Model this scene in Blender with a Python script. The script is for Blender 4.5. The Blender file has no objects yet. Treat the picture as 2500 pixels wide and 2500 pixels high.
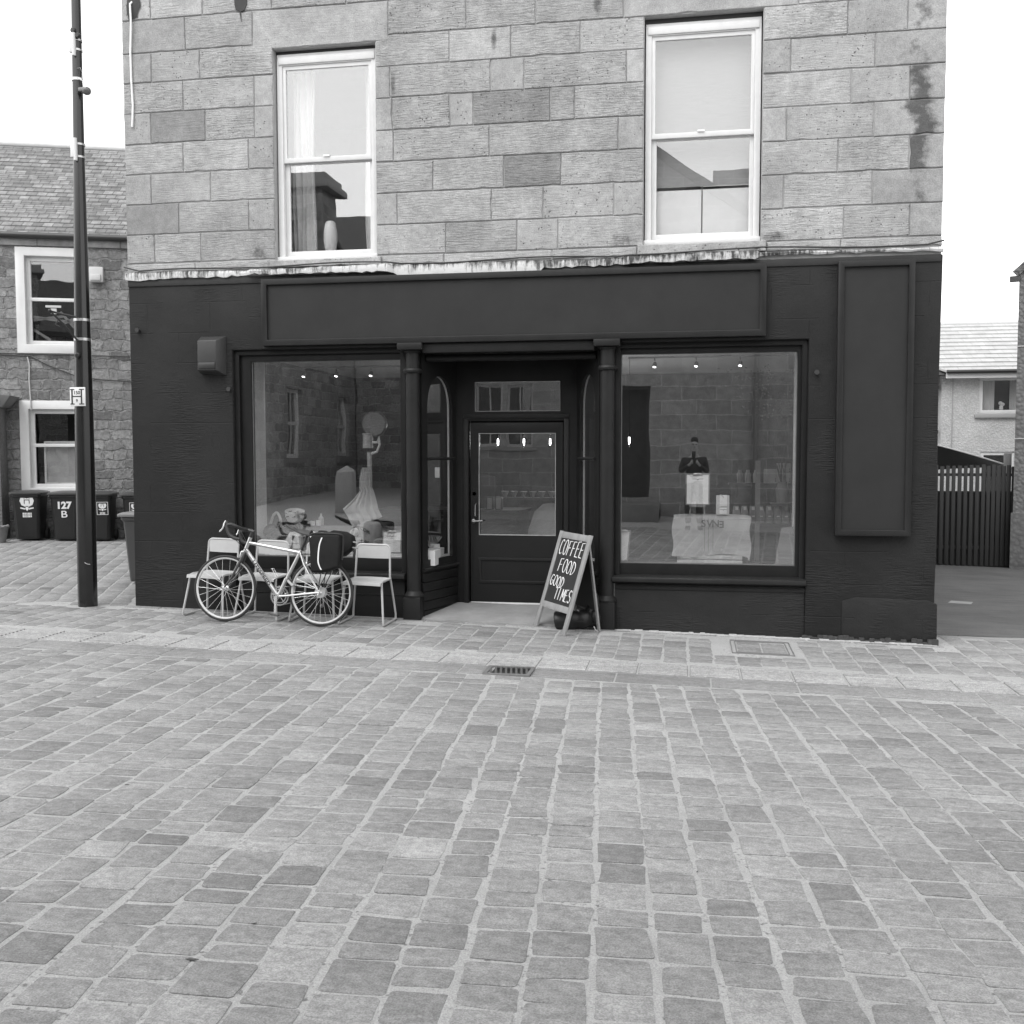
import bpy, bmesh, math, random
from mathutils import Vector, Matrix
from mathutils.geometry import tessellate_polygon
from math import sin, cos, pi, radians as RAD

random.seed(11)
S = bpy.context.scene
COL = S.collection

# ------------------------------------------------------------------ camera
cam_d = bpy.data.cameras.new('camera'); cam = bpy.data.objects.new('camera', cam_d); COL.objects.link(cam)
cam_d.sensor_fit = 'HORIZONTAL'; cam_d.sensor_width = 36.0; cam_d.lens = 36.0
cam_d.clip_start = 0.02; cam_d.clip_end = 500
YAW, PITCH, ROLL = RAD(10.03), RAD(3.38), RAD(-0.07)
fw = Vector((-sin(YAW)*cos(PITCH), cos(YAW)*cos(PITCH), -sin(PITCH)))
r0 = Vector((cos(YAW), sin(YAW), 0)); u0 = r0.cross(fw)
rt = cos(ROLL)*r0 + sin(ROLL)*u0; up = -sin(ROLL)*r0 + cos(ROLL)*u0
cm = Matrix((rt, up, -fw)).transposed().to_4x4(); cm.translation = (0, -10.2, 1.6)
cam.matrix_world = cm
S.camera = cam

# ------------------------------------------------------------------ light
SUN_EL, SUN_AZ = RAD(55), RAD(205)          # azimuth clockwise from +Y: behind the camera, a little to the left
W = bpy.data.worlds.new('World'); S.world = W; W.use_nodes = True
wn = W.node_tree; bg = wn.nodes['Background']
sky = wn.nodes.new('ShaderNodeTexSky'); sky.sky_type = 'NISHITA'; sky.sun_disc = False
sky.sun_elevation = SUN_EL; sky.sun_rotation = SUN_AZ
sky.air_density = 4.0; sky.dust_density = 0.7; sky.ozone_density = 0.0
bw = wn.nodes.new('ShaderNodeRGBToBW')      # the photograph is black and white
wn.links.new(sky.outputs[0], bw.inputs[0]); wn.links.new(bw.outputs[0], bg.inputs['Color'])
bg.inputs['Strength'].default_value = 0.13
sd = bpy.data.lights.new('sun', 'SUN'); so = bpy.data.objects.new('sun', sd); COL.objects.link(so)
sd.energy = 0.6; sd.angle = RAD(35); sd.color = (1, 1, 1)
so.rotation_euler = (pi/2 - SUN_EL, 0, pi - SUN_AZ)
so.location = (-6, -14, 18)
S.view_settings.view_transform = 'Standard'; S.view_settings.look = 'None'
S.view_settings.gamma = 1.0; S.view_settings.exposure = 1.38
try: S.view_settings.use_curve_mapping = False
except Exception: pass
S.render.engine = 'CYCLES'
S.cycles.max_bounces = 8; S.cycles.transparent_max_bounces = 16
S.cycles.use_denoising = True

# ------------------------------------------------------------------ materials
class NT:
    def __init__(self, name):
        self.m = bpy.data.materials.new(name); self.m.use_nodes = True
        self.t = self.m.node_tree; self.p = self.t.nodes['Principled BSDF']; self.out = self.t.nodes['Material Output']
    def n(self, typ, ins=None, **props):
        nd = self.t.nodes.new('ShaderNode'+typ)
        for k, v in props.items(): setattr(nd, k, v)
        for k, v in (ins or {}).items(): self.s(nd.inputs[k], v)
        return nd
    def s(self, sock, v):
        if isinstance(v, bpy.types.NodeSocket): self.t.links.new(v, sock)
        else: sock.default_value = v
    def math(self, op, a, b=0.0, clamp=False):
        nd = self.n('Math', {0: a, 1: b}, operation=op); nd.use_clamp = clamp; return nd.outputs[0]
    def noise(self, vec, scale, detail=4, rough=.6, dist=0):
        return self.n('TexNoise', {'Vector': vec, 'Scale': scale, 'Detail': detail, 'Roughness': rough, 'Distortion': dist}).outputs['Fac']
    def mapr(self, v, a, b, c, d):
        return self.n('MapRange', {0: v, 1: a, 2: b, 3: c, 4: d}).outputs[0]
    def scale(self, vec, s):
        return self.n('Mapping', {'Vector': vec, 'Scale': s}).outputs[0]
    def obj(self): return self.n('TexCoord').outputs['Object']
    def pos(self): return self.n('NewGeometry').outputs['Position']
    def sep(self, v): return self.n('SeparateXYZ', {0: v}).outputs
    def comb(self, x=0., y=0., z=0.): return self.n('CombineXYZ', {0: x, 1: y, 2: z}).outputs[0]
    def grey(self, v): return self.n('CombineColor', {0: v, 1: v, 2: v}).outputs[0]
    def bump(self, h, strength=.5, dist=.01, normal=None):
        d = {'Height': h, 'Strength': strength, 'Distance': dist}
        if normal is not None: d['Normal'] = normal
        return self.n('Bump', d).outputs[0]
    def base(self, v): self.s(self.p.inputs['Base Color'], self.grey(v))

_c = {}
def plain(v, rough=.6, metal=0., var=.0, vs=6., bump=0., bs=80., stretch=None, spec=.5):
    key = ('plain', v, rough, metal, var, vs, bump, bs, stretch, spec)
    if key in _c: return _c[key]
    t = NT('grey_%03d_%d' % (int(v*1000), len(_c)))
    t.p.inputs['Roughness'].default_value = rough; t.p.inputs['Metallic'].default_value = metal
    t.p.inputs['Specular IOR Level'].default_value = spec
    if var or bump: o = t.obj()
    if var:
        oo = t.scale(o, stretch) if stretch else o
        f = t.noise(oo, vs, 6, .65)
        t.base(t.math('MULTIPLY', t.mapr(f, .25, .75, 1-var, 1+var), v))
    else: t.p.inputs['Base Color'].default_value = (v, v, v, 1)
    if bump:
        oo = t.scale(o, stretch) if stretch else o
        t.s(t.p.inputs['Normal'], t.bump(t.noise(oo, bs, 5, .6), bump, .004))
    _c[key] = t.m; return t.m

def glass(f0, name='window_glass', wav=0.):
    key = ('glass', f0, wav)
    if key in _c: return _c[key]
    t = NT(name); t.t.nodes.remove(t.p)
    g = t.n('NewGeometry')
    nrm = g.outputs['Normal']
    if wav:
        nrm = t.bump(t.noise(g.outputs['Position'], 1.6, 2, .4), wav, .02)
    d = t.n('VectorMath', {0: g.outputs['Normal'], 1: g.outputs['Incoming']}, operation='DOT_PRODUCT').outputs['Value']
    c = t.math('SUBTRACT', 1., t.math('ABSOLUTE', d), True)
    f = t.math('MULTIPLY_ADD', t.math('POWER', c, 5.), 1-f0); t.t.nodes[f.node.name].inputs[2].default_value = f0
    gl = t.n('BsdfGlossy', {'Roughness': 0.0, 'Color': (1, 1, 1, 1), 'Normal': nrm})
    tr = t.n('BsdfTransparent', {'Color': (.95, .95, .95, 1)})
    mx = t.n('MixShader', {0: f, 1: tr.outputs[0], 2: gl.outputs[0]})
    t.t.links.new(mx.outputs[0], t.out.inputs[0]); _c[key] = t.m; return t.m

def emis(v):
    t = NT('lit_bulb'); t.p.inputs['Emission Color'].default_value = (1, 1, 1, 1)
    t.p.inputs['Emission Strength'].default_value = v; return t.m

def ashlar_mat():
    t = NT('sandstone_ashlar'); p = t.pos()
    tone = t.n('Attribute', attribute_name='tone').outputs['Fac']
    tool = t.n('Attribute', attribute_name='tool').outputs['Fac']
    pit = t.n('Attribute', attribute_name='pit').outputs['Fac']
    st = t.n('Attribute', attribute_name='stain').outputs['Fac']
    wob = t.n('VectorMath', {0: p, 1: t.n('VectorMath', {0: t.n('TexNoise', {'Vector': p, 'Scale': 5., 'Detail': 2}).outputs['Color'], 1: (.03, .03, .022)}, operation='MULTIPLY').outputs[0]}, operation='ADD').outputs[0]
    offs = t.comb(t.math('MULTIPLY', tone, 91.), 0., t.math('MULTIPLY', tone, 57.))
    wp = t.n('VectorMath', {0: wob, 1: offs}, operation='ADD').outputs[0]
    loc_ = t.mapr(t.noise(wp, 4.5, 4, .6), .36, .56, .15, 1.)
    ridge = t.noise(t.scale(wp, (8., 8., 64.)), 1.0, 3, .6)          # horizontal droving
    ridge2 = t.noise(t.scale(wp, (26., 26., 95.)), 1.0, 2, .5)
    cloud = t.noise(p, 2.2, 6, .65); grain = t.noise(p, 90., 3, .7); mid = t.noise(p, 14., 5, .65)
    vor = t.n('TexVoronoi', {'Vector': p, 'Scale': 26., 'Randomness': 1.}).outputs['Distance']
    vmask = t.math('GREATER_THAN', t.noise(p, 9., 2), .49)
    pits = t.math('MULTIPLY', t.math('MULTIPLY', t.mapr(vor, .10, .22, 1., 0.), vmask), pit)
    tl = t.math('MULTIPLY', tool, loc_)
    h = t.math('MULTIPLY', t.math('ADD', t.mapr(ridge, .40, .56, 0, 1), t.math('MULTIPLY', ridge2, .5)), tl)
    h = t.math('ADD', h, t.math('MULTIPLY', grain, .25)); h = t.math('ADD', h, t.math('MULTIPLY', mid, .55))
    h = t.math('SUBTRACT', h, t.math('MULTIPLY', pits, 2.))
    col = t.math('MULTIPLY', tone, t.mapr(cloud, .36, .64, .84, 1.13))
    col = t.math('MULTIPLY', col, t.mapr(mid, .38, .62, .90, 1.09))
    col = t.math('MULTIPLY', col, t.mapr(grain, .38, .62, .86, 1.13))
    groove_shade = t.math('MULTIPLY', t.mapr(ridge, .36, .46, .22, 0.), tl)       # furrow shade painted into the stone colour, on top of the bump
    col = t.math('MULTIPLY', col, t.math('SUBTRACT', 1., groove_shade))
    col = t.math('MULTIPLY', col, t.math('SUBTRACT', 1., t.math('MULTIPLY', pits, .6)))
    px_, py_, pz_ = t.sep(p)
    m1 = t.mapr(t.math('ABSOLUTE', t.math('ADD', t.math('SUBTRACT', px_, 2.035), t.math('MULTIPLY', t.math('SUBTRACT', t.noise(t.comb(0., 0., pz_), 3.1, 3, .6), .5), .62))), .02, .20, .62, 0.)
    def blob(cx, cz, rx, rz):
        a = t.math('POWER', t.math('DIVIDE', t.math('SUBTRACT', px_, cx), rx), 2.); b = t.math('POWER', t.math('DIVIDE', t.math('SUBTRACT', pz_, cz), rz), 2.)
        return t.mapr(t.math('ADD', a, b), 0., 1., .42, 0.)
    bl_ = t.math('MAXIMUM', t.math('MAXIMUM', blob(.74, 3.64, .24, .07), blob(-.70, 3.66, .26, .09)), t.math('MAXIMUM', blob(-4.48, 3.68, .16, .14), blob(-3.02, 5.3, .05, .2)))
    bl_ = t.math('MAXIMUM', bl_, t.math('MAXIMUM', blob(-1.98, 5.66, .045, .2), blob(-.95, 5.98, .07, .25)))
    sh_ = t.math('MAXIMUM', bl_, t.math('MULTIPLY', st, m1))
    soot = t.mapr(t.math('ADD', t.noise(p, 8., 7, .72), sh_), .72, .98, 0., .68)
    pale = t.mapr(t.noise(p, 3.3, 7, .7), .62, .74, 0., .16)
    col = t.math('MULTIPLY', col, t.math('ADD', 1., pale))
    col = t.math('MULTIPLY', col, t.math('SUBTRACT', 1., soot))
    t.base(col); t.p.inputs['Roughness'].default_value = .9; t.p.inputs['Specular IOR Level'].default_value = .2
    t.s(t.p.inputs['Normal'], t.bump(h, .65, .011)); return t.m

def black_wall():
    t = NT('black_painted_stone'); p = t.pos(); x, y, z = t.sep(p)
    pv = t.comb(x, z, y)
    br = t.n('TexBrick', {'Vector': pv, 'Scale': 1., 'Mortar Size': .006, 'Mortar Smooth': .6, 'Brick Width': .72, 'Row Height': .318, 'Color1': (1, 1, 1, 1), 'Color2': (1, 1, 1, 1), 'Mortar': (0, 0, 0, 1)}, offset=.5)
    jm = t.math('GREATER_THAN', t.noise(p, 1.3, 2), .5)
    joint = t.math('MULTIPLY', br.outputs['Fac'], jm)
    ridge = t.noise(t.scale(p, (9., 9., 64.)), 1., 3, .6)
    m = t.mapr(t.noise(p, 1.6, 3, .55), .51, .62, 0., 1.)
    h = t.math('MULTIPLY', t.mapr(ridge, .4, .62, 0, 1), m)
    h = t.math('SUBTRACT', h, t.math('MULTIPLY', joint, 1.1))
    h = t.math('ADD', h, t.math('MULTIPLY', t.noise(p, 60., 4), .35)); h = t.math('ADD', h, t.math('MULTIPLY', t.noise(p, 7., 4), 1.2))
    c = t.mapr(t.noise(p, 1.7, 5, .6), .3, .7, .0155, .0235)
    low = t.mapr(t.math('ADD', z, t.math('MULTIPLY', t.noise(p, 6., 5), .25)), -.2, .12, .25, 0.)   # dust splashed up at the foot
    c = t.math('ADD', c, t.math('MULTIPLY', t.math('MULTIPLY', low, t.noise(p, 30., 4)), .05))
    t.base(c); t.p.inputs['Roughness'].default_value = .7; t.p.inputs['Specular IOR Level'].default_value = .22
    t.s(t.p.inputs['Normal'], t.bump(h, .5, .011)); return t.m

def rubble_mat(v=.2, name='rubble_stone', bw_=.42, bh_=.21, mort=1.1):
    t = NT(name); p = t.obj()
    wob = t.n('VectorMath', {0: p, 1: t.n('VectorMath', {0: t.n('TexNoise', {'Vector': p, 'Scale': 4.5, 'Detail': 5, 'Roughness': .65}).outputs['Color'], 1: (.26, .26, .20)}, operation='MULTIPLY').outputs[0]}, operation='ADD').outputs[0]
    x, y, z = t.sep(wob)
    br = t.n('TexBrick', {'Vector': t.comb(t.math('ADD', x, t.math('MULTIPLY', y, .9)), z, 0.), 'Scale': 1., 'Mortar Size': .022, 'Mortar Smooth': .7, 'Brick Width': bw_, 'Row Height': bh_, 'Bias': .0, 'Color1': (.62,)*3+(1,), 'Color2': (1.3,)*3+(1,), 'Mortar': (mort,)*3+(1,)}, offset=.38, offset_frequency=2, squash=.62, squash_frequency=3)
    rough_ = t.noise(p, 16., 8, .75)
    c = t.math('MULTIPLY', t.sep(br.outputs['Color'])[0], t.mapr(rough_, .3, .7, .5, 1.45))
    c = t.math('MULTIPLY', c, t.mapr(t.noise(p, 1.3, 4), .3, .7, .8, 1.15))
    t.base(t.math('MULTIPLY', c, v)); t.p.inputs['Roughness'].default_value = .9
    h = t.math('ADD', t.math('SUBTRACT', 1., br.outputs['Fac']), t.math('MULTIPLY', rough_, 1.1))
    t.s(t.p.inputs['Normal'], t.bump(h, 1., .035)); return t.m

def brick_stone(v, bwid, bh, mort, name, axis='xz', var=.35):
    t = NT(name); p = t.obj(); x, y, z = t.sep(p)
    pv = t.comb(x, z, 0.) if axis == 'xz' else t.comb(y, z, 0.)
    br = t.n('TexBrick', {'Vector': pv, 'Scale': 1., 'Mortar Size': .012, 'Mortar Smooth': .2, 'Brick Width': bwid, 'Row Height': bh, 'Color1': (1-var,)*3+(1,), 'Color2': (1+var,)*3+(1,), 'Mortar': (mort,)*3+(1,)}, offset=.43)
    c = t.sep(br.outputs['Color'])[0]
    c = t.math('MULTIPLY', c, t.mapr(t.noise(p, 5., 6, .7), .3, .7, .7, 1.3))
    t.base(t.math('MULTIPLY', c, v)); t.p.inputs['Roughness'].default_value = .9
    h = t.math('SUBTRACT', t.noise(p, 20., 5), br.outputs['Fac']); t.s(t.p.inputs['Normal'], t.bump(h, .6, .015)); return t.m

def sett_mat():
    t = NT('porphyry_sett'); p = t.pos()
    tone = t.n('Attribute', attribute_name='tone').outputs['Fac']
    rough = t.n('Attribute', attribute_name='tool').outputs['Fac']
    a = t.noise(p, 26., 6, .7); b = t.noise(p, 150., 3, .7); cl = t.noise(p, 1.1, 4, .6); cl2 = t.noise(t.scale(p, (8., 30., 8.)), 1., 4, .65)
    c = t.math('MULTIPLY', tone, t.mapr(cl, .35, .65, .90, 1.10))
    c = t.math('MULTIPLY', c, t.mapr(a, .38, .62, .84, 1.15)); c = t.math('MULTIPLY', c, t.mapr(b, .38, .62, .76, 1.24))
    c = t.math('MULTIPLY', c, t.mapr(cl2, .38, .62, .90, 1.09))
    chip = t.mapr(t.noise(p, 11., 7, .75), .64, .72, 1., 1.22); c = t.math('MULTIPLY', c, chip)
    dirt = t.mapr(t.noise(p, 6., 7, .75), .30, .38, .80, 1.); c = t.math('MULTIPLY', c, dirt)
    fleck = t.math('MULTIPLY', t.math('GREATER_THAN', t.noise(p, 210., 1), .70), .07)
    c = t.math('ADD', c, fleck)
    t.base(c); t.p.inputs['Roughness'].default_value = .72; t.p.inputs['Specular IOR Level'].default_value = .35
    h = t.math('ADD', t.math('MULTIPLY', b, .3), t.math('ADD', t.math('MULTIPLY', a, t.math('MULTIPLY_ADD', rough, 1.2)), t.math('MULTIPLY', t.math('MULTIPLY', cl2, rough), 1.2)))
    t.s(t.p.inputs['Normal'], t.bump(h, .85, .009)); return t.m

def mortar_mat():
    t = NT('sandy_mortar'); p = t.pos()
    a = t.noise(p, 160., 3, .75); b = t.noise(p, 3., 5, .6); d = t.noise(p, 40., 4, .7)
    c = t.math('MULTIPLY', t.mapr(b, .3, .7, .88, 1.1), t.mapr(a, .3, .7, .66, 1.3))
    gap = t.math('MULTIPLY', t.mapr(d, .56, .64, 0., .6), t.math('GREATER_THAN', b, .5))
    c = t.math('MULTIPLY', t.math('MULTIPLY', c, t.math('SUBTRACT', 1., gap)), .405)
    t.base(c); t.p.inputs['Roughness'].default_value = .95
    t.s(t.p.inputs['Normal'], t.bump(t.math('ADD', a, d), .8, .008)); return t.m

def flash_mat():      # peeling white paint on the ledge
    t = NT('peeling_paint'); p = t.pos()
    a = t.noise(t.scale(p, (30., 5., 4.)), 1., 5, .7); b = t.noise(p, 9., 5, .7); sect = t.noise(t.scale(p, (.8, .1, .1)), 1., 2)
    x, y, z = t.sep(p)
    lo = t.mapr(z, 3.40, 3.50, .06, -.06)
    f = t.math('ADD', t.math('ADD', t.math('MULTIPLY', a, .55), t.math('MULTIPLY', b, .3)), t.math('ADD', t.math('MULTIPLY', sect, .45), lo))
    c = t.mapr(f, .56, .68, .05, .62)
    t.base(c); t.p.inputs['Roughness'].default_value = .6
    t.s(t.p.inputs['Normal'], t.bump(t.math('ADD', a, b), .8, .01)); return t.m

def weathered_white(v=.74):
    return plain(v, .45, var=.06, vs=12., bump=.15, bs=60.)

def asphalt_mat():
    t = NT('asphalt'); p = t.pos()
    a = t.noise(p, 90., 3, .8); b = t.noise(p, 1.6, 5, .6); d = t.noise(t.scale(p, (1., 4., 1.)), 2., 4)
    c = t.math('MULTIPLY', t.mapr(a, .3, .7, .75, 1.25), t.mapr(t.math('ADD', b, d), .7, 1.3, .75, 1.25))
    t.base(t.math('MULTIPLY', c, .105)); t.p.inputs['Roughness'].default_value = .9
    t.s(t.p.inputs['Normal'], t.bump(a, .5, .006)); return t.m

def harl_mat(v, name, sc=28., st=.8):
    t = NT(name); p = t.obj()
    vo = t.n('TexVoronoi', {'Vector': p, 'Scale': sc}).outputs['Distance']
    c = t.math('MULTIPLY', t.mapr(vo, 0, .6, 1.08, .8), t.mapr(t.noise(p, 1.5, 5, .6), .3, .7, .85, 1.1))
    t.base(t.math('MULTIPLY', c, v)); t.p.inputs['Roughness'].default_value = .95
    t.s(t.p.inputs['Normal'], t.bump(t.math('SUBTRACT', 1., vo), st, .02)); return t.m

def slate_mat(v, name, bwid=.17, var=.32):
    t = NT(name); p = t.obj(); x, y, z = t.sep(p)
    br = t.n('TexBrick', {'Vector': t.comb(x, z, 0.), 'Scale': 1., 'Mortar Size': .006, 'Brick Width': bwid, 'Row Height': .10, 'Color1': (1-var,)*3+(1,), 'Color2': (1+var,)*3+(1,), 'Mortar': (.35,)*3+(1,)}, offset=.5)
    c = t.math('MULTIPLY', t.sep(br.outputs['Color'])[0], t.mapr(t.noise(p, 6., 6, .75), .3, .7, .6, 1.4))
    t.base(t.math('MULTIPLY', c, v)); t.p.inputs['Roughness'].default_value = .7
    t.s(t.p.inputs['Normal'], t.bump(c, .9, .015)); return t.m

def sack_mat(v=.34):
    t = NT('hessian'); p = t.obj(); x, y, z = t.sep(p)
    w1 = t.n('TexWave', {'Vector': p, 'Scale': 60., 'Distortion': 1.5}, bands_direction='X').outputs['Fac']
    w2 = t.n('TexWave', {'Vector': p, 'Scale': 60., 'Distortion': 1.5}, bands_direction='Z').outputs['Fac']
    w = t.math('ADD', w1, w2); b = t.noise(p, 7., 5, .6)
    t.base(t.math('MULTIPLY', t.math('MULTIPLY', t.mapr(w, 0, 2, .85, 1.1), t.mapr(b, .3, .7, .85, 1.12)), v))
    t.p.inputs['Roughness'].default_value = .95; t.s(t.p.inputs['Normal'], t.bump(w, .3, .002)); return t.m

# ------------------------------------------------------------------ mesh helpers
def tag(o, label=None, cat=None, group=None, kind=None):
    if label: o['label'] = label
    if cat: o['category'] = cat
    if group: o['group'] = group
    if kind: o['kind'] = kind
    return o

def thing(name, label, cat, loc=(0, 0, 0), rz=0., group=None):
    o = bpy.data.objects.new(name, None); COL.objects.link(o); o.empty_display_size = .1
    o.location = loc; o.rotation_euler = (0, 0, rz)
    return tag(o, label, cat, group)

def frame_of(d, hint=None):
    d = Vector(d).normalized(); h = Vector(hint) if hint else (Vector((0, 0, 1)) if abs(d.z) < .9 else Vector((1, 0, 0)))
    a = h.cross(d).normalized(); b = d.cross(a).normalized(); return a, b, d

class MB:
    def __init__(s): s.v = []; s.f = []; s.at = {}
    def add(s, vs, fs, **at):
        o = len(s.v); s.v += [tuple(v) for v in vs]; n0 = len(s.f)
        s.f += [tuple(i+o for i in f) for f in fs]
        for k, val in at.items(): s.at.setdefault(k, {}).update({i: val for i in range(n0, len(s.f))})
        return s
    def box(s, x0, x1, y0, y1, z0, z1, **at):
        v = [(x, y, z) for z in (z0, z1) for y in (y0, y1) for x in (x0, x1)]
        return s.add(v, [(0, 2, 3, 1), (4, 5, 7, 6), (0, 1, 5, 4), (2, 6, 7, 3), (0, 4, 6, 2), (1, 3, 7, 5)], **at)
    def bar(s, p, q, w, h, hint=None):
        a, b, d = frame_of(Vector(q)-Vector(p), hint); p = Vector(p); q = Vector(q)
        v = [e + a*sx*w/2 + b*sy*h/2 for e in (p, q) for sy in (-1, 1) for sx in (-1, 1)]
        return s.add(v, [(0, 2, 3, 1), (4, 5, 7, 6), (0, 1, 5, 4), (2, 6, 7, 3), (0, 4, 6, 2), (1, 3, 7, 5)])
    def tube(s, pts, r, seg=8, closed=False, flat=1.):
        pts = [Vector(p) for p in pts]; n = len(pts); rs = r if isinstance(r, (list, tuple)) else [r]*n
        rings = []; pa = None
        for i in range(n):
            if closed: d = pts[(i+1) % n]-pts[i-1]
            else: d = pts[min(i+1, n-1)]-pts[max(i-1, 0)]
            d.normalize()
            if pa is None: a, b, _ = frame_of(d)
            else:
                a = (pa - d*pa.dot(d)); a = a.normalized() if a.length > 1e-6 else frame_of(d)[0]; b = d.cross(a)
            pa = a
            rings.append([pts[i] + (a*cos(2*pi*k/seg) + b*sin(2*pi*k/seg)*flat)*rs[i] for k in range(seg)])
        v = [x for rg in rings for x in rg]; f = []
        for i in range(n if closed else n-1):
            j = (i+1) % n
            for k in range(seg):
                l = (k+1) % seg; f.append((i*seg+k, i*seg+l, j*seg+l, j*seg+k))
        if not closed: f += [tuple(range(seg-1, -1, -1)), tuple((n-1)*seg+k for k in range(seg))]
        return s.add(v, f)
    def lathe(s, prof, o=(0, 0, 0), axis=(0, 0, 1), seg=24, ph=0.):
        a, b, d = frame_of(axis); o = Vector(o); v = []; f = []
        for (r, z) in prof:
            for k in range(seg):
                t = 2*pi*k/seg+ph; v.append(o + d*z + (a*cos(t)+b*sin(t))*max(r, 1e-5))
        for i in range(len(prof)-1):
            for k in range(seg):
                l = (k+1) % seg; f.append((i*seg+k, i*seg+l, (i+1)*seg+l, (i+1)*seg+k))
        f += [tuple(range(seg-1, -1, -1)), tuple((len(prof)-1)*seg+k for k in range(seg))]
        return s.add(v, f)
    def plate(s, outer, holes, fn, d0, d1):       # 2D outline with holes, extruded between d0 and d1 through fn(u, v, d)
        loops = [outer] + list(holes); flat = [p for l in loops for p in l]
        tri = tessellate_polygon([[Vector((p[0], p[1], 0)) for p in l] for l in loops]); n = len(flat)
        v = [fn(p[0], p[1], d0) for p in flat] + [fn(p[0], p[1], d1) for p in flat]
        f = [tuple(t) for t in tri] + [tuple(i+n for i in reversed(t)) for t in tri]
        k = 0
        for l in loops:
            m = len(l)
            for i in range(m):
                a, b = k+i, k+(i+1) % m; f.append((a, b, b+n, a+n))
            k += m
        return s.add(v, f)
    def poly(s, outline, fn, d0, d1): return s.plate(outline, [], fn, d0, d1)
    def sheet(s, g, th, hint=(0, -1, 0)):         # grid of points with thickness
        R, C = len(g), len(g[0]); h = Vector(hint)*th
        v = [Vector(p) for r in g for p in r]; v2 = [p + h for p in v]; n = len(v); f = []
        for i in range(R-1):
            for j in range(C-1):
                a = i*C+j; q = (a, a+1, a+C+1, a+C); f.append(q); f.append(tuple(x+n for x in reversed(q)))
        edge = [j for j in range(C)] + [i*C+C-1 for i in range(1, R)] + [(R-1)*C+j for j in range(C-2, -1, -1)] + [i*C for i in range(R-2, 0, -1)]
        for i in range(len(edge)):
            a, b = edge[i], edge[(i+1) % len(edge)]; f.append((a, b, b+n, a+n))
        return s.add(v+v2, f)
    def ball(s, c, r, seg=14, rings=9):
        c = Vector(c); rr = r if isinstance(r, (list, tuple)) else (r, r, r); v = []; f = []
        for i in range(rings+1):
            th = pi*i/rings
            for k in range(seg):
                t = 2*pi*k/seg; v.append(c + Vector((rr[0]*sin(th)*cos(t), rr[1]*sin(th)*sin(t), rr[2]*cos(th))))
        for i in range(rings):
            for k in range(seg):
                l = (k+1) % seg; f.append((i*seg+k, (i+1)*seg+k, (i+1)*seg+l, i*seg+l))
        return s.add(v, f)
    def build(s, name, mat, parent=None, bevel=0., smooth=True, loc=None, seg=2, ang=35):
        base = Vector((0, 0, 0))
        root = parent
        while root is not None and root.parent is not None: root = root.parent
        if root is not None: base = Vector(root.location)
        elif loc is not None: base = Vector(loc)
        me = bpy.data.meshes.new(name); me.from_pydata([tuple(Vector(v)-base) for v in s.v], [], s.f)
        for k, d in s.at.items():
            a = me.attributes.new(k, 'FLOAT', 'FACE')
            a.data.foreach_set('value', [d.get(i, 0.) for i in range(len(s.f))])
        bm = bmesh.new(); bm.from_mesh(me)
        bmesh.ops.remove_doubles(bm, verts=bm.verts, dist=1e-6)
        bmesh.ops.recalc_face_normals(bm, faces=bm.faces)
        if bevel:
            es = [e for e in bm.edges if len(e.link_faces) == 2 and e.calc_face_angle(0) > RAD(ang)]
            bmesh.ops.bevel(bm, geom=es, offset=bevel, segments=seg, affect='EDGES', profile=.5, clamp_overlap=True)
        bm.to_mesh(me); bm.free()
        if smooth:
            me.polygons.foreach_set('use_smooth', [True]*len(me.polygons)); me.set_sharp_from_angle(angle=RAD(38))
        me.materials.append(mat); me.update()
        o = bpy.data.objects.new(name, me); COL.objects.link(o)
        if parent is not None: o.parent = parent
        elif loc is not None: o.location = loc
        return o

def B(*a, **k):       # one-box part
    return MB().box(*a).build(**k)

def kids(o): return [c for c in list(bpy.data.objects) if c.parent == o]
def copy_tree(o, parent=None):
    c = o.copy(); COL.objects.link(c); c.parent = parent
    for ch in kids(o): copy_tree(ch, c)
    return c

def text_mesh(name, body, size, M, mat, parent=None, ext=.0015, align='CENTER', bold=0., sx=1.):
    cu = bpy.data.curves.new(name, 'FONT'); cu.body = body; cu.size = size; cu.extrude = ext; cu.align_x = align; cu.align_y = 'CENTER'; cu.offset = bold
    o = bpy.data.objects.new(name+'_curve', cu); COL.objects.link(o)
    dg = bpy.context.evaluated_depsgraph_get(); me = bpy.data.meshes.new_from_object(o.evaluated_get(dg))
    bpy.data.objects.remove(o); bpy.data.curves.remove(cu)
    me.transform(M @ Matrix.Diagonal((sx, 1, 1, 1)))
    root = parent
    while root is not None and root.parent is not None: root = root.parent
    if root is not None: me.transform(Matrix.Translation(-Vector(root.location)))
    me.materials.clear(); me.materials.append(mat); me.name = name
    t = bpy.data.objects.new(name, me); COL.objects.link(t)
    if parent is not None: t.parent = parent
    return t

def face_mat(o, x, z):       # 4x4 with local x, y, z=normal towards x cross z
    x = Vector(x).normalized(); y = Vector(z).normalized(); n = x.cross(y)
    m = Matrix((x, y, n)).transposed().to_4x4(); m.translation = o; return m

XZ = lambda u, v, d: (u, d, v)

def gz(x, y):                # ground height
    z = -.195 - .0205*max(-16, min(12, x))
    if y < -2.35: z += .027*(-2.35-max(y, -40))
    if y > 0: z -= .0137*min(y, 30)
    return z

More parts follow.
